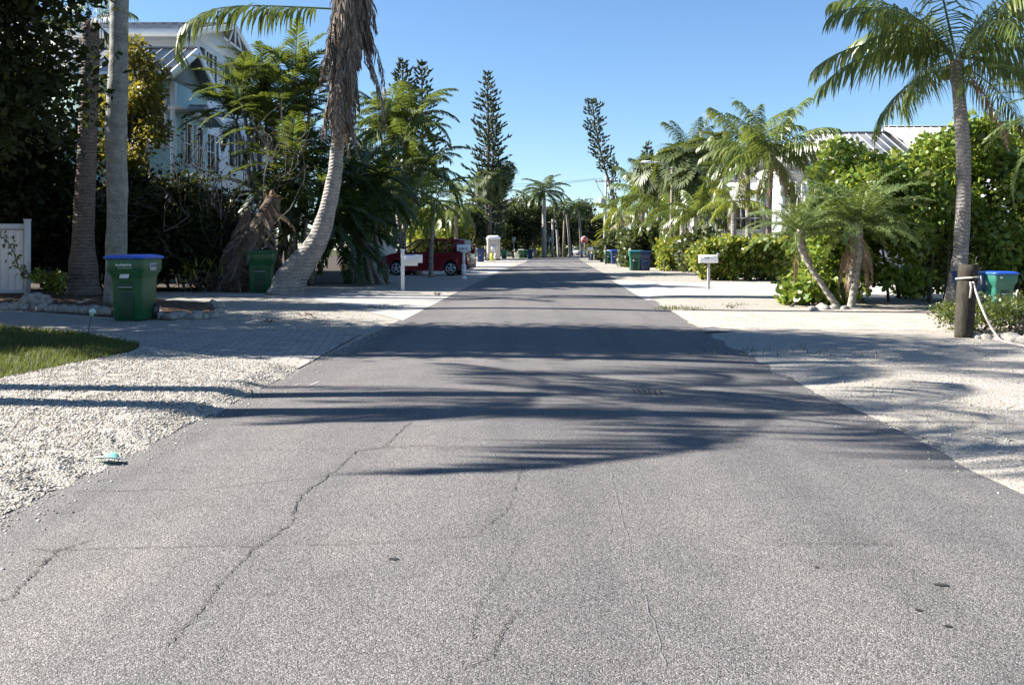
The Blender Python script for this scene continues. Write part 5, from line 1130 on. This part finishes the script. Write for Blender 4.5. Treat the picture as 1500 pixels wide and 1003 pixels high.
# golden dwarf palms by the stop sign
for i, (px, py, d, s, lab) in enumerate([(871,361,100,.5,'golden dwarf palm nearest the stop sign'), (883,360,103,.5,'golden dwarf palm between stop sign and dark post'), (902,352,97,.72,'golden dwarf palm above the white-lidded bin'), (918,350,95,.72,'golden dwarf palm right of the dark post'), (893,340,104,.6,'green dwarf palm below the grey utility pole')]):
    palm('dwarf_palm', lab, [W(px,400,d)*np.array([1,1,0]), W(px,(py+382)/2,d), W(px,py,d)], [.12,.1,.09], 'areca', 'golden_palm_leaf' if i != 4 else 'lime_palm_leaf', 16, s, 400+i, 'grey_palm_bark', 'dwarf palms near the stop sign', False, emax=1.2, emin=-.5)
# pygmy date palms
GD = 'date palms before the sea grape'
def datepalm(lab, pts, rads, n, s, seed, dead, top_extra=0):
    t = palm('date_palm', lab, pts, rads, 'date', 'date_palm_leaf', n, s, seed, 'grey_palm_bark', GD, True, emax=1.3, emin=.0, dead=0); base = np.array(t.location); r = RG(seed)
    top = np.asarray(pts[-1])-base
    for i in range(dead): frond_obj('dead_frond', 'dead', -1.0, 'tan_frond', t, top+np.array([0,0,-.12]), i*2.0+r.normal(0,.4), s*r.uniform(.75,1.0), i % 2)
    return t
d = 18.4
datepalm('leaning date palm with curved trunk toward the driveway', [W(1231,455,d), W(1205,418,d), W(1182,382,d), W(1171,352,d), W(1174,338,d)], [.075,.06,.06,.085,.085], 36, .40, 81, 2)
datepalm('upright date palm with brown hanging fronds', [W(1246,455,d-.2), W(1252,415,d-.2), W(1259,370,d-.2), W(1257,342,d-.2), W(1257,328,d-.2)], [.085,.068,.068,.10,.09], 42, .48, 82, 4)
datepalm('thin date palm stem just behind the upright date palm', [W(1243,455,d+.3), W(1246,410,d+.3), W(1252,370,d+.3), W(1248,338,d+.3)], [.07,.06,.06,.085], 20, .46, 83, 2)
# hedges
hedge('clipped_hedge', 'long bright green hedge behind the small white mailbox', [(7.25,1.5),(8,1.65),(11.6,1.65)], 34.2, 36.0, 20000, .15, 91, 'hedge_leaf', .42, hexa=True, k=150, group='hedges on the right')
hedge('loose_hedge', 'looser green bushes behind the street lamp pole', [(8.45,1.5),(9.2,1.9),(10.8,1.8)], 48.5, 50.5, 9000, .17, 92, 'hedge_leaf', .5, hexa=True, k=90, group='hedges on the right')
hedge('loose_hedge', 'small bush hedge beside the pair of bins', [(8.6,1.2),(9.6,1.4)], 51.0, 52.0, 2500, .17, 95, 'hedge_leaf', .4, hexa=True, k=30, group='hedges on the right')
hedge('sea_grape', 'large sea grape hedge with round leaves behind the date palms', [(6.85,1.2),(7.2,2.4),(7.75,3.6),(8.0,3.95),(8.5,3.2),(9.0,3.3),(9.3,3.9),(10.0,4.2),(10.9,4.1),(11.5,3.5),(12.2,3.9),(13.2,4.4),(14.6,3.8)], 19.4, 22.0, 80000, .115, 93, 'sea_grape_leaf', .42, hexa=True, k=380, stems=34, group='hedges on the right')
hedge('sea_grape_sprig', 'low sea grape sprig reaching toward the driveway', [(5.95,.35),(6.6,.7),(7.0,.6)], 18.7, 19.3, 1100, .14, 96, 'sea_grape_leaf', .2, hexa=True, k=24, stems=6, group='hedges on the right')
hedge('box_hedge', 'small dark clipped hedge beside the roped post', [(6.35,.42),(6.8,.52),(7.6,.55),(9.6,.55)], 12.35, 13.5, 16000, .045, 94, 'box_leaf', .2, hexa=False, k=260, group='hedges on the right', aspect=.7)
hedge('green_thicket', 'tall green thicket between the cabbage palms and white house', [(9.0,2.0),(10.2,2.2),(11,1.6),(13,1.5)], 45.5, 47, 7000, .2, 97, 'tree_leaf', .6, k=80, group='hedges on the right')
hedge('green_thicket', 'green thicket under the golden coconut palms', [(7.6,2.4),(9.5,3.2),(12.5,3.0)], 58, 61, 9000, .24, 98, 'tree_leaf', .7, k=80, group='hedges on the right')
hedge('green_thicket', 'far green thicket behind the kerbside bins', [(8.2,1.8),(11,3.0),(15,3.2)], 80, 84, 7000, .32, 99, 'tree_leaf', .8, k=80, group='hedges on the right')
# palm at the right edge
d = 14.6
palm('edge_palm', 'spiky palm at the right edge with drooping yellow fronds', [W(1578,470,d), W(1574,330,d), W(1570,170,d)], [.2,.16,.15], 'date', 'date_palm_leaf', 26, .5, 84, 'grey_palm_bark', GPALM, True, emin=-.6, dead=4)
# palms and trees just outside the left edge that shade the road
def shadow_palm(lab, bx, by, hgt, n, s, seed, lean=0, leany=0): palm('coconut_palm', lab, [np.array([bx,by,0.]), np.array([bx+lean*.3,by+leany*.3,hgt*.5]), np.array([bx+lean,by+leany,hgt])], [.2,.15,.12], 'coconut', 'coconut_leaf', n, s, seed, 'coconut_bark', 'palms left of the camera', True)
shadow_palm('coconut palm beyond the left edge casting the slim trunk shadow', -8.2, 8.1, 5.4, 11, .62, 201, .3, .6)
shadow_palm('coconut palm beyond the left edge casting the nearest frond shadows', -7.4, 7.35, 5.8, 10, .85, 202, .5, .55)
shadow_palm('coconut palm beyond the left edge shading the right shoulder', -9.6, 11.5, 8.4, 14, .78, 203, .5)
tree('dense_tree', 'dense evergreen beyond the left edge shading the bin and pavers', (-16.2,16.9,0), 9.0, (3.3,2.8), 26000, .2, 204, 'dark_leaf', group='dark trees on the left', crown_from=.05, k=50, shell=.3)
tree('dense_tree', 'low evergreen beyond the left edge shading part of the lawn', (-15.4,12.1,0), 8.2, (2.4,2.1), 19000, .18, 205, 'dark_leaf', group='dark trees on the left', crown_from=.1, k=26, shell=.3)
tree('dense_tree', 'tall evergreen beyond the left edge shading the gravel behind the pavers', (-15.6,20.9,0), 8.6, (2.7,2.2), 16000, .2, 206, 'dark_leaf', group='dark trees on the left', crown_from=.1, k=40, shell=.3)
palm('royal_palm', 'second distant palm crown just left of the royal palm', [W(783,376,124), W(782,340,124), W(779,296,124)], [.3,.25,.2], 'royal', 'deep_palm_leaf', 22, 1.1, 67, 'white_bark', GPALM, False, emax=1.3, emin=-.6)
# fallen leaves and weeds
r = RG(77); Q = []
for (A_, B_, n) in [([G(-20,440), G(150,445), G(310,448)], [G(-20,453), G(150,462), G(310,465)], 260), ([G(240,474), G(420,484), G(510,489)], [G(320,432), G(440,438), G(570,466)], 170), ([G(1100,520), G(1300,600), G(1500,690)], [G(1420,500), G(1700,520), G(1900,620)], 150), ([G(0,560), G(200,524), G(420,541)], [G(0,640), G(160,640), G(330,590)], 60), ([G(980,455), G(1180,456)], [G(1040,432), G(1230,436)], 60)]:
    P_, D_ = in_quadstrip(A_, B_, n, r); P_[:, 2] = np.where(np.abs(P_[:, 0]-.3) < 2.3, road_z(P_[:, 0], P_[:, 1])+.008, .055); Q.append(P_)
Q = np.concatenate(Q); n = len(Q); a = r.random(n)*6.283; d_ = np.stack([np.cos(a), np.sin(a), r.uniform(-.05,.25,n)], 1); w_ = np.stack([-np.sin(a), np.cos(a), r.uniform(-.3,.3,n)], 1); L = r.uniform(.02,.06,n)[:, None]
V = np.stack([Q, Q+d_*L*.5+w_*L*.28+[0,0,.006], Q+d_*L, Q+d_*L*.5-w_*L*.28+[0,0,.006]], 1)
stuff(MB().add(V.reshape(-1,3), np.arange(4*n).reshape(-1,4)).build('leaf_litter', M['tan_frond']), 'dry brown leaves scattered over gravel, mulch and road', 'leaf litter')
Q = []
for x, y, n, sx, sy in [(990,453,200,.22,.2), (1012,455,110,.25,.15), (1080,449,60,.2,.1), (935,405,160,.8,.5), (1190,520,60,.5,.2), (560,452,50,.3,.2), (870,378.5,500,1.4,1.6), (800,377.2,900,2.2,1.6)]:
    c = G(x, y); Q.append(c+np.stack([r.normal(0,sx,n), r.normal(0,sy,n), np.full(n,.004)], 1))
Q = np.concatenate(Q); n = len(Q); a = r.random(n)*6.283; d_ = np.stack([np.cos(a), np.sin(a), a*0], 1); w_ = np.stack([-np.sin(a), np.cos(a), a*0], 1)*.008; h_ = r.uniform(.03,.11,n)[:, None]
V = np.stack([Q-w_, Q+w_, Q+d_*h_*.6+np.array([0,0,1])*h_], 1)
stuff(MB().add(V.reshape(-1,3), np.arange(3*n).reshape(-1,3)).build('weeds', M['grass_blade']), 'thin tufts of weeds along the gravel edges', 'weeds')
